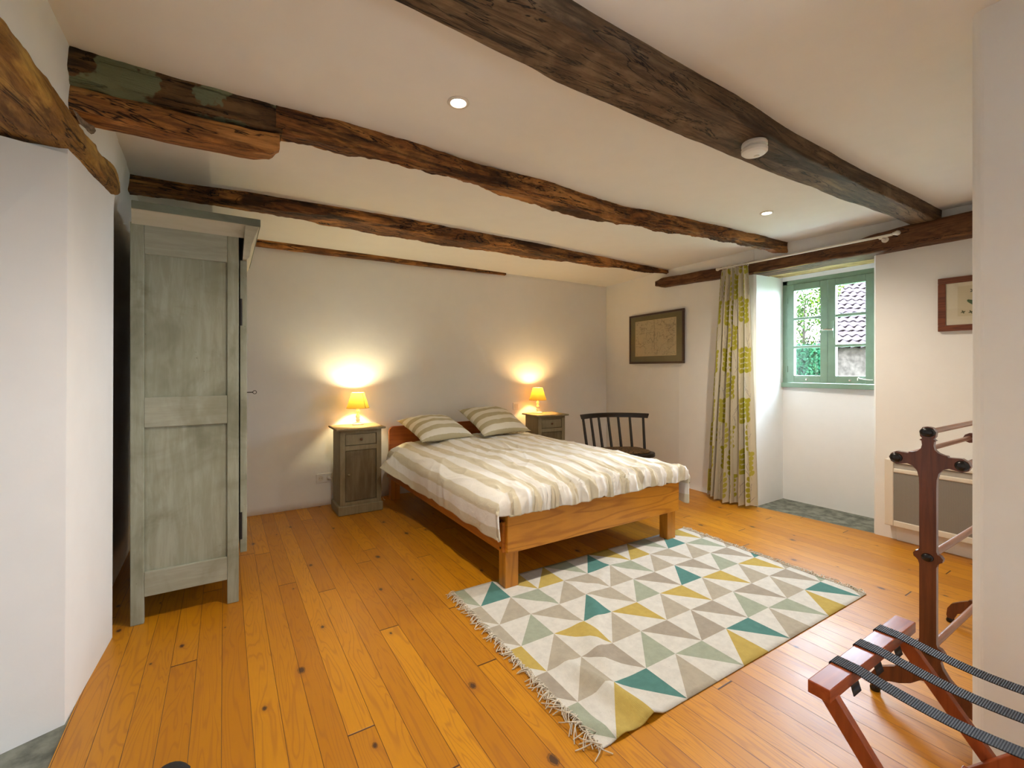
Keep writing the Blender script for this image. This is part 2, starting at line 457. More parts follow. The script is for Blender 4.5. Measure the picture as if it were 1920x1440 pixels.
b = MB(); b.prism([(-0.485, -1.75), (4.36, -1.75), (4.36, 0.9), (4.352, 1.515), (4.255, 2.405), (4.29, 3.3), (4.50, 4.66), (-0.62, 4.66), (-0.62, 3.0), (-0.485, 2.9)], -0.12, 0)
struct(b, 'floor', M['floor'])
b = MB(); b.prism([(4.255, 2.43), (4.352, 1.50), (4.95, 1.50), (4.95, 2.43)], -0.12, -0.004); struct(b, 'trim_1', M['stone'])
b = MB(); b.prism([(-1.5, 0.9), (-0.485, 0.9), (-0.485, 2.33), (-1.5, 2.33)], -0.12, -0.004); struct(b, 'trim_2', M['stone'])
b = MB(); b.box(-1.6, 5.1, -1.9, 4.9, H, H + 0.2); struct(b, 'ceiling', M['ceil'])
# back wall
def uneven(p, a=0.006, s=1.1): return a * noise.noise(Vector(p) * s)
grid_obj('wall_back', 60, 30, lambda u, v: (-0.7 + 5.3 * u, 4.63 + uneven((u * 5, 0, v * 2.4)), -0.02 + 2.5 * v), M['wall'], kind='structure', solid=0.15)
# left wall: deep stone wall with an opening under a timber lintel
b = MB()
b.prism([(-0.495, 2.29), (-0.458, 2.90), (-0.50, 2.98), (-0.56, 3.15), (-0.58, 4.75), (-1.7, 4.75), (-1.7, 1.78)], -0.1, 2.075,
        top=[(-0.475, 2.24), (-0.446, 2.86), (-0.465, 2.95), (-0.50, 3.2), (-0.54, 4.75), (-1.7, 4.75), (-1.7, 1.78)])
b.prism([(-0.475, 0.9), (-0.475, 2.25), (-1.7, 2.25), (-1.7, 0.9)], 2.13, 2.5,
        top=[(-0.462, 0.9), (-0.458, 2.25), (-1.7, 2.25), (-1.7, 0.9)])
b.prism([(-0.475, 2.24), (-0.446, 2.86), (-0.465, 2.95), (-0.50, 3.2), (-0.54, 4.75), (-1.7, 4.75), (-1.7, 2.24)], 2.075, 2.5,
        top=[(-0.458, 2.24), (-0.440, 2.86), (-0.445, 2.98), (-0.450, 3.3), (-0.52, 4.75), (-1.7, 4.75), (-1.7, 2.24)])
b.box(-1.7, -0.485, -1.9, 0.9, -0.1, 2.5); b.box(-1.9, -1.45, 0.8, 2.4, -0.1, 2.3)
struct(b, 'wall_left', M['wall'])
# right wall with the deep window niche
b = MB()
b.prism([(4.51, 4.78), (4.475, 4.60), (4.44, 4.3), (4.30, 3.3), (4.27, 2.60), (4.262, 2.43), (4.275, 2.41), (4.765, 2.415), (5.02, 2.415), (5.02, 4.78)][::-1], -0.1, 2.5)
b.prism([(4.765, 1.51), (4.35, 1.51), (4.335, 1.495), (4.365, 0.9), (4.40, -1.9), (5.02, -1.9), (5.02, 1.51)][::-1], -0.1, 2.5)
b.prism([(4.765, 2.42), (4.80, 1.50), (5.02, 1.50), (5.02, 2.42)][::-1], -0.1, 1.135)
b.box(4.755, 5.02, 1.50, 2.42, 2.178, 2.5)
b.prism([(4.335, 1.49), (4.335, 1.495), (4.266, 2.43), (4.76, 2.43), (4.76, 1.49)][::-1], 2.235, 2.5)
struct(b, 'wall_right', M['wall'])
b = MB(); b.prism([(2.03, 0.43), (2.03, -0.70), (2.18, -0.70), (2.18, 0.30), (4.5, 0.30), (4.5, 0.45), (2.05, 0.45)][::-1], -0.1, 2.5)
b.box(2.03, 2.18, -1.9, -1.20, -0.1, 2.5); b.box(2.03, 2.18, -1.20, -0.70, -0.1, 0.9); b.box(2.03, 2.18, -1.20, -0.70, 2.1, 2.5)  # slab left open for the added window
struct(b, 'wall_partition', M['wall'], bevel=0.012, seg=3)
b = MB(); b.box(-0.6, 2.2, -1.9, -1.75, -0.1, 2.5); struct(b, 'wall_front', M['wall'])
w2_ = empty('added_window', (2.11, -0.95, 0.9), kind='structure')  # unseen window, added to bring more daylight into the room
b = MB()
for y0, y1, z0, z1 in ((-0.25, -0.21, 0, 1.2), (0.21, 0.25, 0, 1.2), (-0.21, 0.21, 0.58, 0.62), (-0.21, 0.21, 0, 0.04), (-0.21, 0.21, 1.16, 1.2)): b.box(-0.03, 0.03, y0, y1, z0, z1)
b.build('window_frame', M['green'], w2_)
for z0, z1 in ((0.04, 0.58), (0.62, 1.16)):
    b = MB(); b.box(-0.002, 0.002, -0.21, 0.21, z0, z1); b.build('pane', M['glass'], w2_)
# soffit boards of the niche
b = MB()
b.box(4.24, 4.50, 1.505, 2.42, 2.203, 2.24); b.box(4.503, 4.70, 1.505, 2.42, 2.208, 2.24)
struct(b, 'trim_3', M['soffit'], bevel=0.004)

# ================================================================== CEILING TIMBERS
def beam(name, mat, st, n=140, m=22, amp=0.008, power=5.0, axis='x', seed=0.0, parent=None, fs=6.0, **kw):
    """st: rows (along, near, far, bottom, top)"""
    def interp(t):
        for k in range(len(st) - 1):
            if st[k][0] <= t <= st[k + 1][0]:
                f = (t - st[k][0]) / max(1e-6, st[k + 1][0] - st[k][0]); f = f * f * (3 - 2 * f)
                return [st[k][i] * (1 - f) + st[k + 1][i] * f for i in range(1, 5)]
        return st[-1][1:]
    rings = []
    for k in range(n + 1):
        t = st[0][0] + (st[-1][0] - st[0][0]) * k / n
        a0, a1, z0, z1 = interp(t); rg = []
        for i in range(m):
            th = 2 * math.pi * (i + 0.5) / m; c, s = math.cos(th), math.sin(th)
            px = math.copysign(abs(c) ** (2 / power), c); pz = math.copysign(abs(s) ** (2 / power), s)
            a = (a0 + a1) / 2 + px * (a1 - a0) / 2; z = (z0 + z1) / 2 + pz * (z1 - z0) / 2
            q = Vector((t * fs * 0.35 + seed, px * 1.3, pz * 1.3))
            d = amp * (noise.noise(q * 1.0) * 1.2 + 0.6 * noise.noise(q * 3.1) + 0.4 * noise.noise(Vector((t * fs * 2 + seed, px * 5, pz * 5))) + 0.25 * noise.noise(Vector((t * fs * 6 + seed, px * 9, pz * 9))))
            a += px * d; z += pz * d
            rg.append((t, a, z) if axis == 'x' else (a, t, z))
        rings.append(rg)
    b = MB(); b.rings(rings); return b.build(name, mat, parent, smooth=40, **kw)


beam('ceiling_beam', M['beamA'], [
    (0.19, 2.20, 2.335, 2.335, 2.47), (0.31, 2.20, 2.30, 2.335, 2.47), (0.46, 2.19, 2.318, 2.335, 2.47), (0.74, 2.197, 2.262, 2.335, 2.47), (0.96, 2.207, 2.27, 2.335, 2.47),
    (1.15, 2.22, 2.31, 2.335, 2.47), (1.40, 2.227, 2.348, 2.335, 2.47), (1.67, 2.222, 2.345, 2.335, 2.47), (1.83, 2.235, 2.40, 2.34, 2.47), (2.0, 2.25, 2.39, 2.34, 2.47),
    (2.35, 2.27, 2.33, 2.335, 2.47), (2.65, 2.235, 2.30, 2.335, 2.47), (3.0, 2.195, 2.27, 2.335, 2.47), (3.6, 2.16, 2.21, 2.335, 2.47), (4.05, 2.14, 2.18, 2.34, 2.47), (4.33, 2.13, 2.165, 2.35, 2.47)],
     n=420, m=34, amp=0.017, seed=3, label='long gnarled reddish-brown log beam across the ceiling above the bed foot', cat='beam')
beam('beam_end', M['beamA2'], [(-0.50, 2.185, 2.33, 2.325, 2.47), (-0.22, 2.212, 2.33, 2.325, 2.47), (0.05, 2.207, 2.33, 2.325, 2.47), (0.215, 2.205, 2.32, 2.325, 2.47)],
     n=80, m=30, amp=0.016, seed=9, label='dark beam stub with green-grey mortar patches at the left wall', cat='beam')
beam('corbel', M['corbel'], [(-0.50, 2.215, 2.355, 2.225, 2.325), (-0.2, 2.215, 2.350, 2.222, 2.325), (0.10, 2.210, 2.340, 2.222, 2.325), (0.17, 2.203, 2.315, 2.228, 2.327), (0.205, 2.205, 2.27, 2.255, 2.327)],
     n=60, amp=0.005, power=4, seed=15, label='orange timber corbel with chamfered end supporting the patched beam stub', cat='beam')
b = MB()
rs = []
for k in range(9):
    t = k / 8; r = 0.036 * math.sin(math.pi * (0.12 + 0.8 * t)) + 0.006
    rs.append([(-0.455 + 0.012 * math.cos(a) + 0.03 * t, 2.235 + 0.07 * t + r * math.cos(a) * 0.9 + 0.008 * noise.noise(Vector((a, t * 4, 1))), 2.265 - 0.055 * t + r * math.sin(a) + 0.008 * noise.noise(Vector((t * 5, a, 7)))) for a in [2 * math.pi * i / 10 for i in range(10)]])
b.rings(rs); b.build('wedge_stone', plain('rough_stone', (0.24, 0.17, 0.11), 0.85, bscale=60, bstr=1.0, var=0.5, vscale=40), smooth=30,
                     label='small rough brown stone wedged under the orange corbel', cat='stone')
beam('ceiling_beam', M['beamB'], [
    (-0.50, 3.455, 3.56, 2.355, 2.47), (-0.25, 3.445, 3.53, 2.355, 2.47), (0.18, 3.388, 3.548, 2.36, 2.47), (0.45, 3.365, 3.578, 2.36, 2.47), (0.76, 3.345, 3.64, 2.365, 2.47),
    (1.2, 3.348, 3.63, 2.36, 2.47), (1.54, 3.351, 3.635, 2.36, 2.47), (2.28, 3.362, 3.605, 2.36, 2.47), (3.12, 3.40, 3.52, 2.36, 2.47), (3.9, 3.44, 3.50, 2.375, 2.47), (4.36, 3.47, 3.49, 2.40, 2.47)],
     n=380, m=30, amp=0.014, seed=31, label='narrow dark log beam running above the wardrobe top', cat='beam')
beam('ceiling_beam', M['beamB'], [(-0.55, 4.56, 4.66, 2.385, 2.455), (0.24, 4.57, 4.66, 2.385, 2.455), (1.6, 4.58, 4.66, 2.395, 2.455), (2.5, 4.59, 4.66, 2.410, 2.452), (2.83, 4.60, 4.66, 2.415, 2.45)],
     n=120, m=14, amp=0.005, seed=50, label='thin dark timber strip along the top of the back wall', cat='beam')
beam('ceiling_beam', M['beamD'], [(-0.5, 1.07, 1.26, 2.353, 2.47), (0.4, 1.072, 1.284, 2.353, 2.47), (0.8, 1.085, 1.312, 2.353, 2.47), (1.06, 1.092, 1.328, 2.353, 2.47), (1.76, 1.10, 1.333, 2.353, 2.47),
                                  (2.4, 1.125, 1.326, 2.353, 2.47), (3.0, 1.128, 1.305, 2.353, 2.47), (4.05, 1.11, 1.258, 2.353, 2.47), (4.42, 1.11, 1.25, 2.35, 2.47)],
     n=160, m=36, amp=0.0035, power=14, seed=71, label='large squared grey-brown beam carrying the smoke detector', cat='beam')
beam('window_lintel', M['lintelR'], [(0.2, 4.235, 4.50, 2.21, 2.375), (0.9, 4.235, 4.50, 2.205, 2.37), (1.2, 4.23, 4.50, 2.20, 2.365), (1.45, 4.225, 4.50, 2.193, 2.35), (1.62, 4.225, 4.50, 2.195, 2.325), (2.05, 4.23, 4.50, 2.198, 2.32),
                                     (2.45, 4.23, 4.50, 2.20, 2.33), (2.7, 4.235, 4.50, 2.208, 2.335), (3.1, 4.24, 4.50, 2.225, 2.345), (3.5, 4.245, 4.50, 2.243, 2.352), (3.60, 4.26, 4.50, 2.27, 2.33)],
     n=160, m=26, amp=0.005, power=6, axis='y', seed=90, label='dark brown timber lintel over the window niche behind the curtain pole', cat='beam')
beam('doorway_lintel', M['lintelL'], [(0.85, -1.45, -0.445, 2.04, 2.15), (1.5, -1.45, -0.44, 2.06, 2.15), (1.75, -1.45, -0.435, 2.068, 2.165), (2.0, -1.45, -0.438, 2.078, 2.195), (2.2, -1.45, -0.432, 2.088, 2.195), (2.45, -1.0, -0.428, 2.10, 2.215), (2.78, -0.8, -0.420, 2.115, 2.245), (2.88, -0.8, -0.425, 2.135, 2.225)],
     n=120, m=30, amp=0.008, power=7, axis='y', seed=120, label='twisted yellow-brown timber lintel over the opening in the left wall', cat='beam')
# smoke detector on the big beam
t_ = empty('smoke_detector', (2.085, 1.185, 2.353), label='round white smoke detector under the large squared beam', cat='smoke detector')
b = MB(); b.lathe([(0.0, 0), (0.052, 0), (0.055, -0.006), (0.055, -0.018), (0.046, -0.022), (0.046, -0.026)], 32); b.build('base', M['white'], t_, smooth=35)
b = MB(); b.lathe([(0.0, -0.026), (0.052, -0.026), (0.056, -0.032), (0.055, -0.046), (0.046, -0.054), (0.02, -0.057), (0, -0.057)], 32); b.build('cover', M['white'], t_, smooth=35)
b = MB(); b.lathe([(0.0, -0.057), (0.012, -0.057), (0.012, -0.0595), (0, -0.060)], 20, (0.018, 0.0, 0)); b.build('test_button', M['cream'], t_, smooth=35)
# recessed downlights
dl = empty('recessed_downlight', (*DOWN[0], H), label='recessed white ceiling spotlight above the wardrobe side of the floor', cat='ceiling light', group='recessed ceiling spotlights')
b = MB()
rr = [(0.046, 0.001), (0.047, -0.003), (0.043, -0.006), (0.034, -0.006), (0.031, -0.003), (0.030, 0.001)]
b.lathe(rr, 36); me_ = b
ring = MB()
ring.rings([[(r * math.cos(a), r * math.sin(a), z) for r, z in rr] for a in [2 * math.pi * i / 36 for i in range(36)] + [0]], cap=False)
ring.build('trim_ring', M['cream'], dl, smooth=40)
b = MB(); b.lathe([(0.0, -0.004), (0.030, -0.004), (0.030, 0.0), (0, 0.0)], 30); b.build('bulb', emit('downlight_glow', (1.0, 0.93, 0.80), 9.0), dl)
d2 = copy_tree(dl); d2.location = (*DOWN[1], H); d2['label'] = 'recessed white ceiling spotlight near the window and curtain'
d3 = copy_tree(dl); d3.location = (*DOWN[2], H); d3['label'] = 'unseen recessed white ceiling spotlight added to light the near end of the room'

# ================================================================== WINDOW
win = empty('window_1', (4.76, 2.01, 1.14), kind='structure')
WX = 0.0
def wb(x0, x1, y0, y1, z0, z1): return (x0, x1, y0 - 2.01, y1 - 2.01, z0 - 1.14, z1 - 1.14)
b = MB()
b.box(*wb(0.0, 0.07, 2.37, 2.425, 1.14, 2.18)); b.box(*wb(0.0, 0.07, 1.585, 1.645, 1.14, 2.18)); b.box(*wb(0.0, 0.07, 1.585, 2.425, 2.135, 2.185))
b.box(*wb(-0.03, 0.08, 1.57, 2.44, 1.12, 1.165))
b.box(*wb(0.0, 0.2, 1.50, 1.59, 1.135, 2.2))
b.build('window_frame', M['green'], win, bevel=0.003)


def casement(y0, y1, near):
    # y0<y1 ; near = meeting stile on the y1 side (right casement) or y0 side
    b = MB(); z0, z1 = 1.167, 2.133; x0, x1 = -0.008, 0.04
    st = 0.062
    b.box(*wb(x0, x1, y0, y0 + st, z0, z1)); b.box(*wb(x0, x1, y1 - st, y1, z0, z1))
    b.box(*wb(x0, x1, y0 + st, y1 - st, z0, z0 + 0.07)); b.box(*wb(x0, x1, y0 + st, y1 - st, z1 - 0.062, z1))
    g0, g1 = z0 + 0.07, z1 - 0.062
    for k in (1, 2):
        zz = g0 + (g1 - g0) * k / 3; b.box(*wb(x0 + 0.006, x1 - 0.004, y0 + st, y1 - st, zz - 0.012, zz + 0.012))
    c = b.build('casement', M['green'], win, bevel=0.003)
    for k in range(3):
        za = g0 + (g1 - g0) * k / 3; zb = g0 + (g1 - g0) * (k + 1) / 3
        p = MB(); p.box(*wb(0.014, 0.017, y0 + st - 0.004, y1 - st + 0.004, za, zb)); p.build('pane', M['glass'], c)
    p = MB()
    p.lathe([(0, 0), (0.0095, 0), (0.0095, 0.005), (0.004, 0.007), (0, 0.007)], 16, M=Matrix.Translation((x0, (y0 + y1) / 2 - 2.01, z0 + 0.032 - 1.14)) @ Matrix.Rotation(-math.pi / 2, 4, 'Y'))
    p.build('bolt', M['chrome'], c, smooth=40)
    hy = y1 if near else y0
    for zz in (1.30, 1.98):
        p = MB(); p.tube([(x0 - 0.004, hy - 2.01, zz - 1.14 - 0.03), (x0 - 0.004, hy - 2.01, zz - 1.14 + 0.03)], 0.007, 8); p.build('hinge', M['green'], c, smooth=40)
    return c


cl = casement(2.010, 2.368, True)
cr = casement(1.650, 2.007, False)
# espagnolette: plate and lever on the right casement's stile
p = MB(); p.box(*wb(-0.016, -0.008, 1.955, 1.985, 1.585, 1.745)); p.build('handle_plate', M['green'], cr, bevel=0.002)
p = MB()
p.tube([(-0.016, -0.04, 0.525), (-0.045, -0.04, 0.525)], 0.007, 10)
p.tube([(-0.045, -0.06, 0.523), (-0.048, -0.04, 0.523), (-0.050, 0.0, 0.527), (-0.048, 0.03, 0.523)], 0.0085, 10)
p.build('lever_handle', M['chrome'], cr, smooth=50)
p = MB(); p.tube([(-0.010, -0.35, 0.065), (-0.03, -0.335, 0.065), (-0.032, -0.29, 0.07), (-0.03, -0.262, 0.075), (-0.028, -0.252, 0.085), (-0.026, -0.245, 0.075), (-0.026, -0.245, 0.058)], 0.004, 8)
p.build('stay_hook', M['white'], cr, smooth=50)
# small hook on the niche side
b = MB(); b.lathe([(0, 0), (0.012, 0), (0.012, 0.004), (0, 0.005)], 16, M=Matrix.Translation((4.41, 2.413, 1.235)) @ Matrix.Rotation(math.pi / 2, 4, 'X'))
b.tube([(4.41, 2.41, 1.235), (4.41, 2.385, 1.235), (4.412, 2.378, 1.225), (4.413, 2.376, 1.18)], 0.0035, 8)
b.build('curtain_hook', M['chrome'], smooth=40, label='small metal hook on the window niche side wall', cat='hook')

# ================================================================== CURTAIN AND POLE
RX = 4.15
po = empty('curtain_pole', (RX, 2.0, 2.293), label='cream metal curtain pole fixed in front of the window lintel', cat='curtain pole')
b = MB(); b.tube([(0, -0.67, -0.004), (0, 0.71, 0.0)], 0.0095, 12); b.build('pole', M['cream'], po, smooth=50)
for yy in (-0.70, 0.73):
    s = -1 if yy < 0 else 1
    b = MB(); b.lathe([(0, -0.03), (0.010, -0.028), (0.010, -0.02), (0.014, -0.012), (0.018, 0), (0.014, 0.013), (0.006, 0.018), (0, 0.019)], 16, M=Matrix.Translation((0, yy, 0)) @ Matrix.Rotation(-s * math.pi / 2, 4, 'X'))
    b.build('finial', M['cream'], po, smooth=50)
for yy in (-0.60, 0.62):
    b = MB(); b.lathe([(0, 0), (0.026, 0), (0.026, 0.006), (0.010, 0.012), (0.008, 0.07), (0.013, 0.075), (0.013, 0.09), (0, 0.09)], 20, M=Matrix.Translation((0.082, yy, -0.012)) @ Matrix.Rotation(-math.pi / 2, 4, 'Y'))
    b.build('bracket', M['cream'], po, smooth=40)
for k in range(9):
    yy = 0.425 + 0.031 * k
    b = MB(); b.tube([(0.017 * math.cos(a), yy + 0.003 * math.sin(a), -0.006 + 0.017 * math.sin(a)) for a in [2 * math.pi * i / 18 for i in range(19)]], 0.0025, 6)
    b.build('ring', M['cream'], po, smooth=50)

# printed leaf curtain
CW, CH = 1.35, 2.26
leaves = []
rc = random.Random(11)
for row in range(10):
    for colm in range(5):
        sx = (colm + 0.5 * (row % 2)) * 0.28 + rc.uniform(-.02, .02); sy = row * 0.24 + rc.uniform(-.02, .02)
        d = 1 if (row + colm) % 2 else -1
        ang0 = math.pi / 2 + d * 0.45
        px_, py_ = sx, sy
        for q in range(5):
            ang0 -= d * 0.12
            nx, ny = px_ + 0.048 * math.cos(ang0), py_ + 0.048 * math.sin(ang0)
            leaves.append(('s', px_, py_, nx, ny))
            for sd in (-1, 1):
                la = ang0 + sd * 0.95
                leaves.append(('l', nx + 0.026 * math.cos(la), ny + 0.026 * math.sin(la), la, 0.029, 0.021))
            px_, py_ = nx, ny
        # thin grey twigs beside the leafy sprig
        bx, by = sx + 0.14, sy + 0.02
        for q in range(4):
            a = math.pi / 2 + rc.uniform(-.7, .7); leaves.append(('t', bx, by, bx + 0.09 * math.cos(a), by + 0.09 * math.sin(a))); bx += 0.03 * math.cos(a); by += 0.05
cells = {}
for L in leaves:
    cx, cy = (L[1], L[2]) if L[0] == 'l' else ((L[1] + L[3]) / 2, (L[2] + L[4]) / 2)
    for a in range(-1, 2):
        for c_ in range(-1, 2): cells.setdefault((int(cx / 0.07) + a, int(cy / 0.07) + c_), []).append(L)


def curtain_col(u, v):
    x, y = u * CW, v * CH
    c = (0.60, 0.55, 0.43)
    for L in cells.get((int(x / 0.07), int(y / 0.07)), ()):
        if L[0] == 'l':
            dx, dy = x - L[1], y - L[2]; ca, sa = math.cos(L[3]), math.sin(L[3])
            a = (dx * ca + dy * sa) / L[4]; b_ = (-dx * sa + dy * ca) / L[5]
            if a * a + b_ * b_ < 1: return (0.36, 0.33, 0.03) if (int(L[1] * 31) % 3) else (0.44, 0.40, 0.07)
        else:
            ax, ay, bx, by = L[1:]; t = max(0, min(1, ((x - ax) * (bx - ax) + (y - ay) * (by - ay)) / ((bx - ax) ** 2 + (by - ay) ** 2)))
            if math.hypot(x - ax - t * (bx - ax), y - ay - t * (by - ay)) < 0.0026:
                c = (0.48, 0.46, 0.14) if L[0] == 's' else (0.38, 0.34, 0.29)
    return c


def curtain_pt(u, v):
    z = 0.025 + (2.272 - 0.025) * v
    g = 1 - v
    e = g ** 0.8
    yt = 2.415 + 0.275 * (1 - u); yb = 2.335 + 0.485 * (1 - u)
    uu = u + 0.012 * math.sin(u * 9 + 1) + 0.05 * g * math.sin(2 * math.pi * u * 1.0) * 0.3
    y = yt * (1 - e) + yb * e
    n = 6.5
    ph = 2 * math.pi * n * uu
    amp = 0.016 + 0.034 * e
    x = 4.14 - 0.045 * e * math.sin(math.pi * u) + amp * math.sin(ph) + 0.010 * math.sin(ph * 2.3 + 4 * g) * (0.4 + 0.6 * e)
    y += 0.35 * amp * math.sin(ph * 0.5 + 1.3) * e + 0.012 * math.cos(ph) * e
    if v > 0.955:
        k = (v - 0.955) / 0.045; x += 0.008 * math.sin(ph * 2) * k
    x += 0.012 * noise.noise(Vector((u * 6, v * 3, 2))) * e
    if x > 4.215: x = 4.215 - 0.0
    return (x, y, z + 0.02 * g * g * noise.noise(Vector((u * 4, 0, 0))))


grid_obj('curtain', 330, 460, curtain_pt, attr_mat('leaf_print_cotton', 0.85, 500, 0.06), col_fn=curtain_col,
         label='floor-length curtain with yellow-green leaf print hanging left of the window', cat='curtain')

# ================================================================== PICTURES, RADIATOR, SOCKETS
def picture(name, w_, h_, fw, fmat, mat_mat, inner, print_obj, loc, rz, label, depth=0.02, gilt=True, lip=0.0):
    # local: x right along the wall, y = out of the wall (towards the room is -y), z up
    r = empty(name, loc, rz, label=label, cat='framed picture', group=None)
    b = MB(); hw, hh = w_ / 2, h_ / 2
    for x0, x1, z0, z1 in ((-hw, hw, hh - fw, hh), (-hw, hw, -hh, -hh + fw), (-hw, -hw + fw, -hh + fw, hh - fw), (hw - fw, hw, -hh + fw, hh - fw)):
        b.box(x0, x1, -depth, 0, z0, z1)
    b.build('frame', fmat, r, bevel=0.003)
    b = MB(); b.box(-hw + fw - .002, hw - fw + .002, -depth + 0.008, -0.002, -hh + fw - .002, hh - fw + .002); b.build('mount', mat_mat, r)
    iw, ih, ox, oz = inner
    if gilt:
        b = MB(); e = 0.005
        for x0, x1, z0, z1 in ((ox - iw - e, ox + iw + e, oz + ih, oz + ih + e), (ox - iw - e, ox + iw + e, oz - ih - e, oz - ih), (ox - iw - e, ox - iw, oz - ih, oz + ih), (ox + iw, ox + iw + e, oz - ih, oz + ih)):
            b.box(x0, x1, -depth + 0.004, -depth + 0.009, z0, z1)
        b.build('inner_line', M['gold'], r)
    print_obj(r, iw, ih, ox, oz, -depth + 0.0065)
    b = MB(); b.box(-hw + fw - .001, hw - fw + .001, -depth + 0.002, -depth + 0.003, -hh + fw - .001, hh - fw + .001); b.build('glazing', M['glass'], r)
    return r


def map_print(r, iw, ih, ox, oz, y):
    def col(u, v):
        x, z = (u - .5) * 2, (v - .5) * 2
        c = 0.50, 0.41, 0.25
        n = noise.noise(Vector((x * 2.2, z * 2.2, 5))) + 0.5 * noise.noise(Vector((x * 6, z * 6, 8)))
        k = 1.0
        if abs(n - 0.05) < 0.035: k = 0.62
        n2 = noise.noise(Vector((x * 9, z * 7, 15)))
        if abs(n2) < 0.05 and abs(n) < 0.35: k *= 0.75
        for px_, pz, ww in ((0.72, 0.5, 0.16), (0.75, -0.3, 0.14), (-0.62, 0.45, 0.10)):
            if abs(x - px_) < ww and abs(z - pz) < 0.2 and math.sin(z * 90) > 0.4: k *= 0.62
        if abs(x + 0.02) < 0.007 and z > -0.75: k = 0.35
        return tuple(q * k for q in c)
    grid_obj('map_sheet', 160, 110, lambda u, v: (ox + (u * 2 - 1) * iw, y, oz + (v * 2 - 1) * ih), attr_mat('old_map_paper', 0.8), r, col_fn=col)


ang = math.atan2(-1.33, -0.2)
picture('framed_picture', 0.905, 0.605, 0.024, wood('dark_frame_wood', (0.020, 0.008, 0.006), (0.055, 0.022, 0.014), axis=0, rough=0.35), plain('olive_mount', (0.13, 0.105, 0.035), 0.9, var=0.05),
        (0.335, 0.21, 0.0, 0.005), map_print, (4.333, 3.655, 1.667), math.atan2(-0.92, -0.115), 'old map in dark frame with olive mount above the black chair')


def plant_print(r, iw, ih, ox, oz, y):
    lv = []
    rp = random.Random(3)
    stems = [((0.1, -0.85), (0.15, 0.1)), ((0.15, 0.1), (-0.25, 0.6)), ((0.15, 0.1), (0.3, 0.75)), ((0.12, -0.3), (0.55, 0.15))]
    for (a, bq) in stems: lv.append(('t', *a, *bq))
    for (x, z, an, l_, w2) in ((-0.3, -0.15, 2.5, 0.34, 0.12), (0.45, -0.3, 0.6, 0.36, 0.13), (-0.1, -0.45, 2.2, 0.2, 0.07), (0.35, 0.3, 1.2, 0.18, 0.06)):
        lv.append(('l', x, z, an, l_, w2, (0.05, 0.11, 0.04)))
    for cx, cz in ((-0.3, 0.65), (0.3, 0.78), (0.55, 0.2), (-0.05, 0.4), (0.1, 0.62)):
        for q in range(5):
            a = q * 1.257; lv.append(('l', cx + 0.08 * math.cos(a), cz + 0.08 * math.sin(a), a, 0.085, 0.035, (0.09, 0.10, 0.07)))
    for cx, cz in ((-0.75, -0.72), (-0.4, -0.75)):
        for q in range(4):
            a = q * 1.57 + .4; lv.append(('l', cx + 0.05 * math.cos(a), cz + 0.05 * math.sin(a), a, 0.07, 0.03, (0.07, 0.09, 0.05)))

    def col(u, v):
        x, z = (u - .5) * 2, (v - .5) * 2
        for L in lv:
            if L[0] == 'l':
                dx, dz = x - L[1], z - L[2]; ca, sa = math.cos(L[3]), math.sin(L[3]); a = (dx * ca + dz * sa) / L[4]; b_ = (-dx * sa + dz * ca) / L[5]
                if a * a + b_ * b_ < 1: return L[6]
            else:
                ax, ay, bx, by = L[1:]; t = max(0, min(1, ((x - ax) * (bx - ax) + (z - ay) * (by - ay)) / ((bx - ax) ** 2 + (by - ay) ** 2)))
                if math.hypot(x - ax - t * (bx - ax), z - ay - t * (by - ay)) < 0.03: return (0.08, 0.12, 0.05)
        return (0.60, 0.53, 0.37)
    grid_obj('plant_print', 110, 110, lambda u, v: (ox + (u * 2 - 1) * iw, y, oz + (v * 2 - 1) * ih), attr_mat('botanical_paper', 0.8), r, col_fn=col)


picture('framed_picture', 0.44, 0.378, 0.042, wood('red_brown_frame', (0.09, 0.022, 0.009), (0.19, 0.055, 0.02), axis=0, rough=0.35), plain('cream_mount', (0.66, 0.60, 0.46), 0.9),
        (0.112, 0.105, -0.005, 0.015), plant_print, (4.352, 0.905, 1.757), math.atan2(-1, 0.02), 'botanical print in red-brown frame on the wall right of the window', gilt=False)

# radiator
ra = empty('electric_radiator', (4.36, 0.98, 0.12), label='white electric panel radiator with grey mesh front right of the niche', cat='radiator')
RA = Matrix.Rotation(math.atan2(-0.04, -1) * 0 + 0.0, 4, 'Z')
b = MB()
x0, x1 = -0.115, -0.035
b.box(x0, x1, -0.43, -0.375, 0, 0.50); b.box(x0, x1, 0.375, 0.43, 0, 0.50)
b.box(x0, x1, -0.375, 0.375, 0, 0.045); b.box(x0, x1, -0.375, 0.375, 0.475, 0.50); b.box(x0, x1, -0.375, 0.375, 0.405, 0.435)
b.box(x0 + 0.055, x1, -0.375, 0.375, 0.04, 0.48)
b.build('housing', M['cream'], ra, bevel=0.006)


def mesh_mat():
    t = NT('perforated_grille'); c = t.coord(); x, y, z = t.xyz(c)
    a = t.math('SINE', t.math('MULTIPLY', y, 900)); d = t.math('SINE', t.math('MULTIPLY', z, 900))
    f = t.sm(t.math('MULTIPLY', a, d), 0.0, 0.3)
    return t.done(t.bsdf(t.mix(f, (0.33, 0.31, 0.28), (0.13, 0.12, 0.11)), 0.6, t.bump(f, 0.4, 0.002)))


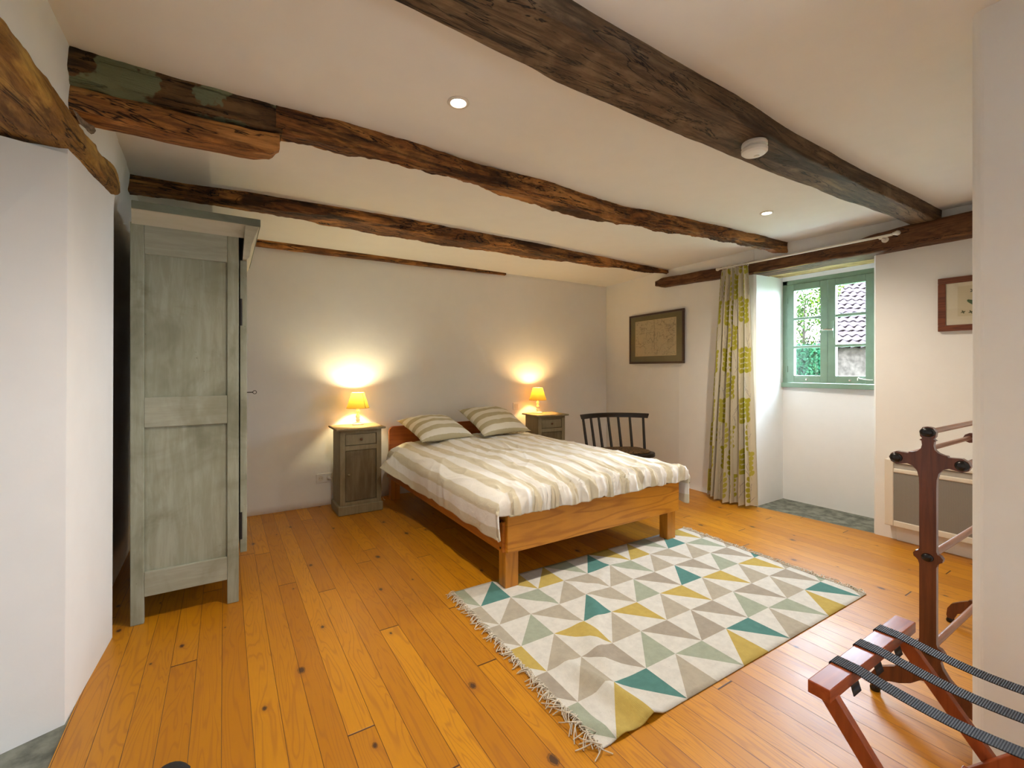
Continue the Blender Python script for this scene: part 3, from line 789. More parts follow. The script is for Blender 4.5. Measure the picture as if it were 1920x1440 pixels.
b = MB(); b.box(x0 + 0.006, x0 + 0.012, -0.376, 0.376, 0.044, 0.406); b.build('grille', mesh_mat(), ra)
b = MB()
for k in range(3): b.box(x0 + 0.01 + k * 0.014, x0 + 0.013 + k * 0.014, -0.376, 0.376, 0.434, 0.47)
b.build('air_slot', plain('slot_grey', (0.42, 0.40, 0.36), 0.6), ra)
for yy in (-0.3, 0.3):
    b = MB(); b.box(-0.035, 0.0, yy - 0.02, yy + 0.02, 0.10, 0.40); b.build('wall_bracket', M['iron'], ra)
# low skirting below the radiator
b = MB(); b.box(4.325, 4.40, 0.46, 1.36, 0.0, 0.10); b.build('baseboard_right', M['wall'], kind='structure', bevel=0.003)

# double socket, switch
so = empty('wall_socket', (0.812, 4.63, 0.262), label='white double wall socket left of the near nightstand', cat='socket')
b = MB(); b.box(-0.076, 0.076, -0.012, 0.004, -0.043, 0.043); b.build('plate', M['white'], so, bevel=0.004)
for k in (-1, 1):
    b = MB(); rq = [(0.022, 0.0), (0.022, 0.003), (0.019, 0.003), (0.018, -0.009), (0, -0.009)]
    b.lathe([(0.023, 0), (0.023, 0.002), (0.019, 0.0025), (0.0185, 0.0005), (0.0, 0.0005)], 24, M=Matrix.Translation((k * 0.036, -0.012, 0)) @ Matrix.Rotation(math.pi / 2, 4, 'X'))
    c_ = b.build('outlet', M['cream'], so, smooth=30)
    b = MB()
    for q in (-1, 1): b.lathe([(0, 0), (0.0025, 0), (0.0025, 0.0008), (0, 0.0008)], 10, M=Matrix.Translation((k * 0.036 + q * 0.0095, -0.0126, 0)) @ Matrix.Rotation(math.pi / 2, 4, 'X'))
    b.build('pin_holes', M['iron'], c_)
b = MB(); b.lathe([(0, 0), (0.016, 0), (0.016, 0.022), (0.010, 0.032), (0, 0.034)], 16, M=Matrix.Translation((0.848, 4.6175, 0.262)) @ Matrix.Rotation(math.pi / 2, 4, 'X'))
b.tube([(0.848, 4.586, 0.262), (0.865, 4.575, 0.255), (0.878, 4.57, 0.20), (0.885, 4.575, 0.08), (0.92, 4.58, 0.01)], 0.0035, 6)
plug_o = b.build('plug', M['white'], smooth=40)
b = MB(); b.tube([(1.265, 4.53, 0.66), (1.27, 4.53, 0.42), (1.285, 4.52, 0.25), (1.31, 4.50, 0.10), (1.335, 4.49, 0.012), (1.345, 4.47, 0.006)], 0.003, 6)
cord_o = b.build('cord', M['white'], smooth=40)
sw = empty('light_switch', (2.985, 4.63, 0.852), label='white square light switch on the back wall beside the far lamp', cat='light switch')
b = MB(); b.box(-0.042, 0.042, -0.010, 0.004, -0.042, 0.042); b.build('plate', M['white'], sw, bevel=0.003)
b = MB(); b.box(-0.024, 0.024, -0.014, -0.009, -0.024, 0.024); b.build('rocker', M['cream'], sw, bevel=0.002)

# ================================================================== WARDROBE
wd = empty('wardrobe', (-0.40, 2.965, 0), label='tall grey-green painted wooden wardrobe against the left wall', cat='wardrobe')
D, L, HT = 0.47, 1.22, 2.045      # depth (x), width (y), height of the case
st = 0.055
def side(y0, y1, vis):
    for xa_ in (0, D - st):
        b = MB(); b.box(xa_, xa_ + st, y0, y1, 0.0, HT); b.build('corner_post', M['ward'], wd, bevel=0.004)
    for z0, z1 in ((1.89, HT), (1.0, 1.155), (0.135, 0.262)):
        b = MB(); b.box(st, D - st, y0 + 0.001, y1 - 0.001, z0, z1)
        b.build('side_rail', M['wardx'], wd, bevel=0.003)
    for z0, z1 in ((1.155, 1.89), (0.262, 1.0)):
        b = MB(); yy = y0 + 0.014 if vis else y1 - 0.018
        b.box(st - .004, D - st + .004, yy, yy + 0.008, z0 - .004, z1 + .004); b.build('side_panel', M['ward'], wd)
side(0, 0.028, True); side(L - 0.028, L, False)
b = MB(); b.box(0.0, 0.012, 0.028, L - 0.028, 0.14, HT); b.build('back_panel', plain('bare_board', (0.12, 0.10, 0.07), 0.8), wd)
for z0 in (0.16, 1.75, HT - 0.02):
    b = MB(); b.box(0.012, D - .03, 0.028, L - 0.028, z0, z0 + 0.02); b.build('shelf', M['wardx'], wd)
b = MB(); b.box(D - 0.028, D - 0.002, 0.028, L - 0.028, 0.14, 0.262); b.build('bottom_rail', M['wardx'], wd, bevel=0.003)
b = MB(); b.box(D - 0.028, D - 0.002, 0.028, L - 0.028, 1.92, HT); b.build('top_rail', M['wardx'], wd, bevel=0.003)
for i, (y0, y1) in enumerate(((0.012, L / 2 - 0.002), (L / 2 + 0.002, L - 0.012))):
    b = MB(); xa, xb = D + 0.006, D + 0.040; z0, z1 = 0.268, 1.912; s_ = 0.085
    b.box(xa, xb, y0, y0 + s_, z0, z1); b.box(xa, xb, y1 - s_, y1, z0, z1)
    for q0, q1 in ((z0, z0 + 0.11), (1.02, 1.12), (z1 - 0.10, z1)): b.box(xa, xb, y0 + s_, y1 - s_, q0, q1)
    b.box(xa + 0.008, xb - 0.012, y0 + s_ - .004, y1 - s_ + .004, z0 + 0.1, z1 - .09)
    dr = b.build('door', M['ward'], wd, bevel=0.003)
    hy = 0.010 if i == 0 else L - 0.010
    for hz in (0.42, 1.62):
        b = MB(); b.tube([(D + 0.010, hy, hz - 0.075), (D + 0.010, hy, hz + 0.075)], 0.007, 8)
        b.box(D - 0.002, D + 0.008, min(hy, hy + 0.02 * (1 if i == 0 else -1)), max(hy, hy + 0.02 * (1 if i == 0 else -1)), hz - 0.07, hz + 0.07)
        b.build('hinge', M['iron'], dr, smooth=40)
    if i == 0:
        b = MB(); kx = D + 0.040; ky, kz = y1 - 0.03, 1.143
        b.tube([(kx - .01, ky, kz), (kx + 0.055, ky, kz)], 0.003, 8)
        b.tube([(kx + 0.055 + 0.011 * (1 - math.cos(a)), ky, kz + 0.011 * math.sin(a)) for a in [2 * math.pi * q / 16 for q in range(17)]], 0.0022, 6)
        b.build('key', M['iron'], dr, smooth=40)
# cornice: side returns and the taller front cove
def cove(p0, p1, n=8):
    # quarter-like concave curve from bottom point p0 to top point p1 (offset, z)
    return [(p0[0] + (p1[0] - p0[0]) * (1 - math.cos(t * math.pi / 2)), p0[1] + (p1[1] - p0[1]) * math.sin(t * math.pi / 2) ** 1.0) for t in [k / n for k in range(n + 1)]]
b = MB()
pr = cove((0.001, 2.035), (0.022, 2.106))
rA, rB = [], []
poly = [(-o, z) for o, z in pr] + [(0.0, 2.106), (0.0, 2.035)]
for xx in (0.006, D + 0.035): (rA if xx < .1 else rB).extend([(xx, yy, zz) for yy, zz in poly])
b.rings([rA, rB]); b.build('cornice_side', M['cornc'], wd, smooth=40)
b = MB(); pf = [(D + 0.040, 1.914), (D + 0.052, 1.93), (D + 0.060, 1.99), (D + 0.078, 2.05), (D + 0.100, 2.106), (D + 0.03, 2.106), (D + 0.018, 1.914)]
b.rings([[(x_, -0.022, z_) for x_, z_ in pf], [(x_, L + 0.022, z_) for x_, z_ in pf]]); b.build('cornice_front', M['cornc'], wd, bevel=0.002)
b = MB(); b.box(0.008, D + 0.105, -0.028, L + 0.028, 2.106, 2.146); b.build('cornice_top', M['corn'], wd, bevel=0.003)

# ================================================================== BED
bed = empty('bed', (1.40, 2.27, 0), label='pine double bed frame standing at the edge of the patterned rug', cat='bed')
BW, BL = 1.53, 2.27
lg = []
for lx, ly, nm in ((0.0, 0.0, 1), (BW - 0.09, 0.0, 1), (0.0, BL - 0.10, 1), (BW - 0.09, BL - 0.10, 1)):
    b = MB(); b.box(lx, lx + 0.09, ly + 0.012, ly + 0.09, 0.006 if ly < 1 else 0.0, 0.43); b.build('leg', M['pineZ'], bed, bevel=0.003)
b = MB(); b.box(-0.004, BW + 0.004, -0.018, 0.0115, 0.222, 0.443); b.build('foot_rail', M['pine'], bed, bevel=0.003)
for xx in (-0.022, BW):
    b = MB(); b.box(xx, xx + 0.0225, 0.010, BL - 0.02, 0.222, 0.40)
    b.build('side_rail', M['pineY'], bed, bevel=0.003)
b = MB()
HBY = 2.23
hp = []
for cx, cz, a0 in ((0.045, 0.675, math.pi), (BW - 0.045, 0.675, math.pi / 2)):
    for q in range(7):
        a = a0 - q / 6 * math.pi / 2; hp.append((cx + 0.05 * math.cos(a), cz + 0.05 * math.sin(a)))
hp = [(-0.005, 0.36)] + hp + [(BW + 0.005, 0.36)]
b.rings([[(x_, HBY, z_) for x_, z_ in hp], [(x_, HBY + 0.03, z_) for x_, z_ in hp]])
b.build('headboard', wood('headboard_pine', (0.28, 0.065, 0.010), (0.40, 0.11, 0.018), axis=0, scale=7, rough=0.32, rings=0.5), bed, bevel=0.004)
for zz in (0.245, 0.40):
    b = MB(); b.lathe([(0, 0), (0.007, 0), (0.007, 0.002), (0, 0.003)], 12, M=Matrix.Translation((-0.022, 0.035, zz)) @ Matrix.Rotation(-math.pi / 2, 4, 'Y')); b.build('bolt', M['iron'], bed)
b = MB()
for k in range(12): b.box(0.0, BW, 0.12 + k * 0.18, 0.20 + k * 0.18, 0.34, 0.36)
b.build('slat_base', M['pine'], bed)
b = MB(); b.box(1.425, 2.905, 2.315, 4.47, 0.362, 0.535)
b.build('mattress', M['sheet'], bevel=0.04, seg=4, label='white mattress hidden under the striped duvet', cat='mattress')

# duvet
X0, X1 = 1.405, 2.925
def duvet_pt(u, v):
    Ls, Rs, Lf = 0.30, 0.34, 0.135
    W_ = X1 - X0
    s = -Ls + (W_ + Ls + Rs) * u        # arc across
    YF, YH = 2.285, 4.26
    q = -Lf + (YH - YF + Lf) * v        # arc along
    y0 = YF + q
    flare = max(0.0, min(1.0, (y0 - 3.45) / 0.75)); flare = flare * flare * (3 - 2 * flare)
    ret = max(0.0, min(1.0, (y0 - 4.02) / 0.14)); flare *= 1 - 0.75 * ret * ret * (3 - 2 * ret)
    # across
    r = 0.085
    def fold(d):    # d>0 = arc beyond the shoulder; returns (outward, down)
        if d <= 0: return 0.0, 0.0
        if d < r * math.pi / 2: return r * math.sin(d / r), r * (1 - math.cos(d / r))
        return r + 0.0 * (d - r * math.pi / 2), r + (d - r * math.pi / 2)
    if s < 0:
        o, dn = fold(-s + 0.0)
        fo = flare
        k = -s / Ls
        o = o * (1 - fo) + fo * (-s * 0.88); dn = dn * (1 - fo) + fo * (0.02 * k + 0.10 * k ** 1.6)
        o += 0.012 * math.sin(k * 3.0) * (1 - fo)
        x = X0 - o; dz = dn
    elif s > W_:
        o, dn = fold(s - W_); o *= 1.2; x = X1 + o; dz = dn
    else:
        x = X0 + s; dz = 0.0
    if q < 0:
        o2, dn2 = fold((-q) * 1.25); y = YF - min(o2, 0.085) * 0.62; 
    else: y = YF + q; dn2 = 0.0
    # crown of the top
    cx = max(0.0, min(1.0, s / W_)); cy = max(0.0, min(1.0, q / (YH - YF)))
    crown = 0.058 * (min(1, 4.5 * cx * (1 - cx)) ** 0.6 if 0 < cx < 1 else 0) * (min(1.0, (cy * 7)) ** 0.7 if cy > 0 else 0)
    z = 0.562 + crown - max(dz, dn2 * (1.0 if -0.0 < s < W_ else 0.9))
    # wrinkles
    P = Vector((s * 3.2, q * 2.2, 1.0))
    z += 0.013 * noise.noise(P) + 0.008 * noise.noise(P * 2.3 + Vector((5, 3, 1)))
    # long soft creases from the head down
    z += 0.010 * noise.noise(Vector((s * 13 + 2 * noise.noise(P), q * 2.2, 4)))
    cr = noise.noise(Vector((s * 2.6 + 0.7 * noise.noise(P * 0.7), q * 1.7 + s * 1.1, 33)))
    z += 0.011 * max(0.0, 1 - abs(cr) * 7) ** 2
    cr = noise.noise(Vector((s * 5.5, q * 3.5 - s * 2.0, 44)))
    z += 0.004 * max(0.0, 1 - abs(cr) * 6) ** 2
    foot = math.exp(-((q + 0.02) / 0.16) ** 2)
    gath = noise.noise(Vector((s * 17 + 1.5 * noise.noise(Vector((s * 3, q * 5, 9))), q * 2.5, 7)))
    gath = max(0.0, 1 - abs(gath) * 2.6) ** 1.5 - 0.35
    g2 = noise.noise(Vector((s * 40, q * 5, 17)))
    if 0.0 < s < W_ + 0.1:
        z += foot * (0.030 * gath + 0.014 * g2) * (1.0 if q > -0.05 else 0.3)
        y -= foot * (0.034 * gath + 0.014 * g2) * (1 if q < 0.03 else 0)
    if s < 0 or s > W_:
        sd = 1 if s > W_ else -1
        d_ = -s if s < 0 else s - W_
        x += sd * 0.014 * min(1, d_ / 0.1) * noise.noise(Vector((q * 5, s * 2, 3))) + sd * 0.006 * min(1, d_ / 0.1) * noise.noise(Vector((q * 14, s * 2, 13)))
        if s < 0: x = min(x, 1.372) if d_ > 0.14 else x
        else: x = max(x, 2.960) if d_ > 0.14 else x
    if q < -0.06 and 0.03 < s < W_: z = max(z, 0.440)
    if q < -0.03 and z < 0.47: y = min(y, 2.240)
    return (x, y, z)


def duvet_uv(u, v): return (-0.30 + (X1 - X0 + 0.64) * u, v * 2.1)
dv = grid_obj('duvet', 300, 300, duvet_pt, M['duvet'], uv=duvet_uv, solid=0.012, label='white duvet with beige stripes draped over the bed and its sides', cat='duvet')


def pillow(corners, seed, label, tz=0.112):
    c = [Vector(p) for p in corners]    # BL BR TR TL
    nrm = (c[1] - c[0]).cross(c[3] - c[0]).normalized()
    b_v = []; n = 44

    def pt(u, v, sgn):
        a, e = 2 * u - 1, 2 * v - 1
        # pinched sides, pointed corners
        pu = u + (0.5 - u) * 0.11 * (1 - e * e) * abs(a) ** 2 ; pv = v + (0.5 - v) * 0.11 * (1 - a * a) * abs(e) ** 2
        p = c[0] * (1 - pu) * (1 - pv) + c[1] * pu * (1 - pv) + c[2] * pu * pv + c[3] * (1 - pu) * pv
        th = tz * (max(0, 1 - abs(a) ** 2.4) * max(0, 1 - abs(e) ** 2.4)) ** 0.62
        wr = 0.010 * noise.noise(Vector((u * 4 + seed, v * 4, sgn))) + 0.006 * noise.noise(Vector((u * 11 + seed, v * 9, sgn)))
        edge = min(1, 6 * min(u, 1 - u, v, 1 - v))
        ge = (1 - edge) * 0.006 * noise.noise(Vector((u * 26 + seed, v * 26, 2)))
        return p + nrm * (sgn * th * (1.0 if sgn > 0 else 0.55) + wr * edge + ge)
    vs = []; fs = []; uvs = []
    W_ = n + 1
    for sgn in (1, -1):
        for j in range(W_):
            for i in range(W_): vs.append(pt(i / n, j / n, sgn)); uvs.append((i / n * 0.6, j / n * 0.6))
    for q in (0, 1):
        for j in range(n):
            for i in range(n):
                a = q * W_ * W_ + j * W_ + i; f = (a, a + 1, a + W_ + 1, a + W_); fs.append(f if q == 0 else f[::-1])
    me = bpy.data.meshes.new('pillow'); me.from_pydata([tuple(p) for p in vs], [], fs); me.materials.append(M['pillow'])
    lay = me.uv_layers.new(name='UVMap')
    for l in me.loops: lay.data[l.index].uv = uvs[l.vertex_index]
    bm = bmesh.new(); bm.from_mesh(me); bmesh.ops.remove_doubles(bm, verts=bm.verts, dist=0.0015); bm.to_mesh(me); bm.free()
    me.shade_smooth()
    o = bpy.data.objects.new('pillow', me); COL.objects.link(o)
    return tag(o, label, 'pillow', 'striped pillows at the head of the bed')


pillow([(1.49, 3.86, 0.645), (2.07, 3.95, 0.645), (2.00, 4.42, 0.785), (1.43, 4.38, 0.795)], 2.0, 'striped pillow on the left half of the bed, nearer the wardrobe')
pillow([(2.12, 3.86, 0.645), (2.75, 3.96, 0.645), (2.66, 4.42, 0.855), (2.10, 4.40, 0.865)], 8.0, 'striped pillow on the right half of the bed, leaning higher')

# ================================================================== NIGHTSTANDS + LAMPS
ns = empty('nightstand', (0.865, 4.205, 0), label='tall narrow beige-painted nightstand between wardrobe and bed', cat='nightstand', group='matching painted nightstands')
b = MB(); Wn, Dn = 0.365, 0.30
b.box(-0.018, Wn + 0.014, -0.018, Dn + 0.002, 0.0, 0.085); b.build('plinth', M['ns'], ns, bevel=0.010, seg=3)
b = MB()
b.box(0, 0.016, 0, Dn, 0.08, 0.755); b.box(Wn - 0.016, Wn, 0, Dn, 0.08, 0.755); b.box(0.016, Wn - 0.016, Dn - 0.012, Dn, 0.08, 0.755)
b.box(0.016, Wn - .016, 0.01, Dn - .012, 0.08, 0.10); b.box(0.016, Wn - .016, 0.01, Dn - .012, 0.595, 0.61)
b.build('carcass', M['ns'], ns, bevel=0.003)
b = MB()
b.box(0.0, 0.045, -0.004, 0.012, 0.085, 0.755); b.box(Wn - 0.045, Wn, -0.004, 0.012, 0.085, 0.755)
b.box(0.045, Wn - .045, -0.004, 0.012, 0.085, 0.115); b.box(0.045, Wn - .045, -0.004, 0.012, 0.572, 0.615); b.box(0.045, Wn - .045, -0.004, 0.012, 0.718, 0.755)
b.build('face_frame', M['ns'], ns, bevel=0.002)
b = MB(); b.box(0.049, Wn - 0.049, 0.002, 0.014, 0.119, 0.568); dd = b.build('door', M['nsd'], ns, bevel=0.002)
kn = [(0, 0), (0.006, 0), (0.005, 0.008), (0.011, 0.014), (0.012, 0.019), (0.008, 0.024), (0, 0.025)]
b = MB(); b.lathe(kn, 16, M=Matrix.Translation((0.073, 0.002, 0.36)) @ Matrix.Rotation(math.pi / 2, 4, 'X')); b.build('knob', M['ns'], dd, smooth=50)
b = MB(); b.box(0.049, Wn - 0.049, 0.001, 0.014, 0.619, 0.714); dw = b.build('drawer', M['ns'], ns, bevel=0.002)
b = MB(); b.lathe(kn, 16, M=Matrix.Translation((Wn / 2, 0.001, 0.668)) @ Matrix.Rotation(math.pi / 2, 4, 'X')); b.build('knob', wood('brown_knob', (0.08, 0.03, 0.01), (0.15, 0.06, 0.02)), dw, smooth=50)
b = MB(); b.prism([(-0.040, -0.045), (Wn * 0.5, -0.062), (Wn + 0.030, -0.045), (Wn + 0.030, Dn + 0.02), (-0.040, Dn + 0.02)], 0.755, 0.772)
b.build('tabletop', M['ns'], ns, bevel=0.005, seg=3)
ns2 = copy_tree(ns); ns2.location = (3.035, 4.235, 0); ns2.rotation_euler = (0, 0, math.radians(-5))
ns2['label'] = 'beige-painted nightstand in the corner between bed and black chair'

la = empty('table_lamp', (1.080, 4.455, 0.772), label='small white lamp with pale yellow shade on the near nightstand', cat='table lamp', group='matching bedside lamps')
b = MB(); b.lathe([(0, 0), (0.054, 0), (0.056, 0.006), (0.050, 0.013), (0.024, 0.020), (0.013, 0.026), (0.014, 0.034), (0.020, 0.040), (0.020, 0.048), (0.013, 0.052), (0.018, 0.062), (0.022, 0.075), (0.018, 0.088),
                   (0.011, 0.095), (0.012, 0.108), (0.016, 0.120), (0.018, 0.130), (0.010, 0.135), (0.010, 0.150), (0.0, 0.150)], 28); b.build('base', M['lampw'], la, smooth=50)
b = MB(); b.tube([(0, 0, 0.150), (0, 0, 0.185)], 0.011, 12); b.build('bulb_holder', M['lampw'], la, smooth=50)
b = MB(); b.lathe([(0, 0.185), (0.010, 0.185), (0.014, 0.200), (0.016, 0.215), (0.012, 0.232), (0, 0.238)], 16); b.build('bulb', emit('bulb_glow', (1.0, 0.82, 0.45), 6.0), la, smooth=50)
b = MB(); Ns = 40
prof = [(0.104, 0.158), (0.058, 0.303)]
b.rings([[(r * math.cos(2 * math.pi * i / Ns), r * math.sin(2 * math.pi * i / Ns), z) for i in range(Ns)] for r, z in prof], cap=False)
sh = b.build('lamp_shade', M['shade1'], la, smooth=60)
for r, z in prof:
    b = MB(); b.tube([(r * math.cos(2 * math.pi * i / Ns), r * math.sin(2 * math.pi * i / Ns), z) for i in range(Ns + 1)], 0.0018, 6); b.build('shade_rim', M['trim'], sh, smooth=60)
b = MB(); b.tube([(0.1045 * math.cos(-1.1), 0.1045 * math.sin(-1.1), 0.158), (0.0585 * math.cos(-1.1), 0.0585 * math.sin(-1.1), 0.303)], 0.0022, 6); b.build('seam', M['trim'], sh, smooth=60)
la2 = copy_tree(la); la2.location = (3.183, 4.450, 0.772); la2['label'] = 'small white lamp with orange-yellow shade on the corner nightstand'; la2.rotation_euler = (0, 0, 1.9)
for o_ in (plug_o, cord_o): o_.parent = la; o_.matrix_parent_inverse = Matrix.Translation((-1.080, -4.455, -0.772))
for (x, y, c_, e_) in ((1.080, 4.455, (1.0, 0.86, 0.50), 6.5), (3.183, 4.450, (1.0, 0.66, 0.26), 5.5)):
    l = bpy.data.lights.new('bedside_bulb', 'POINT'); l.energy = e_; l.color = c_; l.shadow_soft_size = 0.018
    o = bpy.data.objects.new('bedside_bulb', l); o.location = (x, y, 0.772 + 0.272); COL.objects.link(o)

# ================================================================== CHAIR
ch = empty('low_back_chair', (3.56, 3.49, 0), math.radians(-22), label='old black low spindle-back chair with patterned seat behind the bed', cat='chair')
# local: +x right, +y back, seat front at -y
b = MB(); sp_ = []
for k in range(40):
    a = 2 * math.pi * k / 40; c, s = math.cos(a), math.sin(a)
    sp_.append((0.37 * math.copysign(abs(c) ** 0.6, c) * (1.0 if s < 0 else 0.94), 0.215 * math.copysign(abs(s) ** 0.6, s)))
b.prism(sp_, 0.375, 0.42); b.build('seat', M['chair'], ch, bevel=0.010, seg=3, smooth=40)
b = MB(); rs = []
for r, z in ((0.86, 0.420), (0.88, 0.430), (0.84, 0.440), (0.6, 0.446), (0.2, 0.448)): rs.append([(x_ * r, y_ * r, z) for x_, y_ in sp_])
b.rings(rs); b.build('seat_pad', M['rush'], ch, smooth=60)
def crest(t): return (0.385 * t, 0.205 + 0.075 - 0.17 * t * t, 0.785)
b = MB(); rs = []
for k in range(31):
    t = -1 + 2 * k / 30; x_, y_, z_ = crest(t); hh = 0.018; dd_ = 0.020
    e = 1 if abs(t) < 0.97 else 0.75
    rs.append([(x_ + 0.0, y_ + dd_ * e * math.cos(a), z_ + hh * e * math.sin(a)) for a in [math.pi / 4 + math.pi / 2 * q for q in range(4)]])
rs = []
for k in range(31):
    t = -1 + 2 * k / 30; x_, y_, z_ = crest(t)
    rs.append([(x_ + 0.3 * t * q2, y_ + q1, z_ + q2) for q1, q2 in ((-0.016, -0.026), (0.016, -0.026), (0.020, 0.014), (0.010, 0.024), (-0.012, 0.024), (-0.020, 0.014))])
b.rings(rs); b.build('crest_rail', M['chair'], ch, smooth=35)
for t in (-0.92, -0.62, -0.34, -0.03, 0.27, 0.58, 0.90):
    x_, y_, z_ = crest(t); b = MB()
    xb = 0.36 * t; yb = 0.165 - 0.13 * t * t
    pts = [(xb + (x_ - xb) * q / 6, yb + (y_ - yb) * q / 6, 0.415 + (z_ - 0.012 - 0.415) * q / 6) for q in range(7)]
    b.tube(pts, 0.0155, 10, r2=0.0135); b.build('spindle', M['chair'], ch, smooth=50)
for sx in (-1, 1):
    for sy in (-1, 1):
        b = MB(); b.tube([(sx * 0.22, sy * 0.13, 0.385), (sx * 0.25, sy * 0.165, 0.22), (sx * 0.285, sy * 0.20, 0.0)], 0.019, 10, r2=0.013); b.build('leg', M['chair'], ch, smooth=50)
b = MB(); b.tube([(-0.262, 0, 0.16), (0.262, 0, 0.16)], 0.010, 8)
for sx in (-1, 1): b.tube([(sx * 0.262, -0.175, 0.16), (sx * 0.262, 0.175, 0.16)], 0.010, 8)
b.build('stretcher', M['chair'], ch, smooth=50)

# ================================================================== RUG
rug = empty('rug', (1.157, 1.150, 0), label='flat-woven rug with teal, yellow, sage and taupe triangles on the pine floor', cat='rug')
A_, B_ = 0.1905, 0.2075
def rug_z(x, y):
    z = 0.006
    def bumpf(cx, cy, ang_, ln, wd_, h):
        dx, dy = x - cx, y - cy; a = dx * math.cos(ang_) + dy * math.sin(ang_); c = -dx * math.sin(ang_) + dy * math.cos(ang_)
        return h * math.exp(-(c / wd_) ** 2) * math.exp(-(a / ln) ** 4)
    z += bumpf(0.16, 0.16, 1.75, 0.26, 0.035, 0.030)
    z += bumpf(0.30, 0.42, 1.2, 0.22, 0.045, 0.017)
    z += bumpf(0.48, 0.62, 0.9, 0.25, 0.04, 0.012)
    z += bumpf(0.85, 0.95, 0.5, 0.28, 0.045, 0.011)
    z += bumpf(0.0, 0.05, 2.2, 0.2, 0.03, 0.014)
    z += bumpf(0.52, 0.92, 0.3, 0.2, 0.04, 0.008)
    return z
def rug_xy(s, t):   # grid units -> local metres
    x = A_ * s + 0.026 * t * B_ * 1.0; y = B_ * t - 0.012 * A_ * s
    return x, y
cols = 'W G T Y S B'  # W white, G sage, T teal, Y yellow, S taupe, B beige
CP = {-1: 'GSYBBG', 0: 'YBBGBT', 1: 'TSYBGY', 2: 'BGBTBY', 3: 'GSYBBG', 4: 'YSBGBT', 5: 'TSYSGY', 6: 'BGBTBY', 7: 'GSYSBG', 8: 'YBBGBT', 9: 'TSYSGY', 10: 'BGBTBB'}


def rug_mat(name, col):
    t = NT(name); c = t.coord(); x, y, z = t.xyz(c)
    rib = t.math('SINE', t.math('MULTIPLY', x, 1500)); sp2 = t.sm(t.noise(c, 130, 2), 0.70, 0.75)
    n = t.noise(c, 24, 4, 0.7)
    cc = t.mix(t.sm(n, 0.3, 0.7), tuple(k * 0.88 for k in col), col)
    cc = t.mix(t.math('MULTIPLY', sp2, 0.4), cc, tuple(k * 0.35 for k in col))
    nrm = t.bump(t.math('ADD', t.math('MULTIPLY', rib, 0.5), t.noise(c, 300, 2)), 0.35, 0.002)
    return t.done(t.bsdf(cc, 0.92, nrm, spec=0.12))


RM = {'W': rug_mat('rug_white_wool', (0.68, 0.665, 0.62)), 'G': rug_mat('rug_sage_wool', (0.37, 0.41, 0.32)), 'T': rug_mat('rug_teal_wool', (0.10, 0.245, 0.225)),
      'Y': rug_mat('rug_yellow_wool', (0.52, 0.39, 0.11)), 'S': rug_mat('rug_taupe_wool', (0.39, 0.345, 0.285)), 'B': rug_mat('rug_beige_wool', (0.45, 0.405, 0.325))}
keys = list(RM)
b = MB(); N = 8
def tri(p0, p1, p2, key):
    vs = []; idx = {}
    for i in range(N + 1):
        for j in range(N + 1 - i):
            a, c = i / N, j / N
            s = p0[0] * (1 - a - c) + p1[0] * a + p2[0] * c; t = p0[1] * (1 - a - c) + p1[1] * a + p2[1] * c
            x, y = rug_xy(s, t); idx[(i, j)] = len(vs); vs.append((x, y, rug_z(x, y)))
    fs = []
    for i in range(N):
        for j in range(N - i):
            fs.append((idx[(i, j)], idx[(i + 1, j)], idx[(i, j + 1)]))
            if i + j < N - 1: fs.append((idx[(i + 1, j)], idx[(i + 1, j + 1)], idx[(i, j + 1)]))
    b.add(vs, fs, keys.index(key))
rows = [(k, k + 1) for k in range(6)]
for cidx in range(0, 10):
    for r_ in range(6):
        t0, t1 = r_, r_ + 1
        if r_ == 0: t0 = -0.02
        if r_ == 5: t1 = 6.08
        k = CP[cidx][r_]; s0, s1 = cidx, cidx + 1
        BLc, BRc, TRc, TLc = (s0, t0), (s1, t0), (s1, t1), (s0, t1)
        if cidx % 2 == 0: tri(BLc, BRc, TRc, k); tri(BLc, TRc, TLc, 'W')
        else: tri(TLc, BRc, TRc, k); tri(TLc, BLc, BRc, 'W')
for r_ in range(6):   # cut columns at both ends
    t0, t1 = r_, r_ + 1
    if r_ == 0: t0 = -0.02
    if r_ == 5: t1 = 6.08
    f = 0.36; dt = t1 - t0
    k = CP[-1][r_]
    # column -1 keeps only its right part: diagonal from TL to BR
    Pm = (-f, t0 + dt * f)
    tri(Pm, (0, t0), (0, t1), k); tri(Pm, (0, t1), (-f, t1), k); tri((-f, t0), (0, t0), Pm, 'W')
    g = 0.33; k = CP[10][r_]; Q = (10 + g, t0 + dt * g)
    tri((10, t0), (10 + g, t0), Q, k); tri((10, t0), Q, (10, t1), 'W'); tri(Q, (10 + g, t1), (10, t1), 'W')
me_v = b
o = b.build('woven_field', [RM[k] for k in keys], rug)
bm = bmesh.new(); bm.from_mesh(o.data); bmesh.ops.remove_doubles(bm, verts=bm.verts, dist=0.0008)
bm.normal_update(); bmesh.ops.reverse_faces(bm, faces=[f for f in bm.faces if f.normal.z < 0]); bm.to_mesh(o.data); bm.free()
sm_ = o.modifiers.new('solid', 'SOLIDIFY'); sm_.thickness = 0.005; sm_.offset = -1
o.data.shade_smooth()
fm = plain('fringe_wool', (0.62, 0.56, 0.46), 0.9)
rf = random.Random(5)
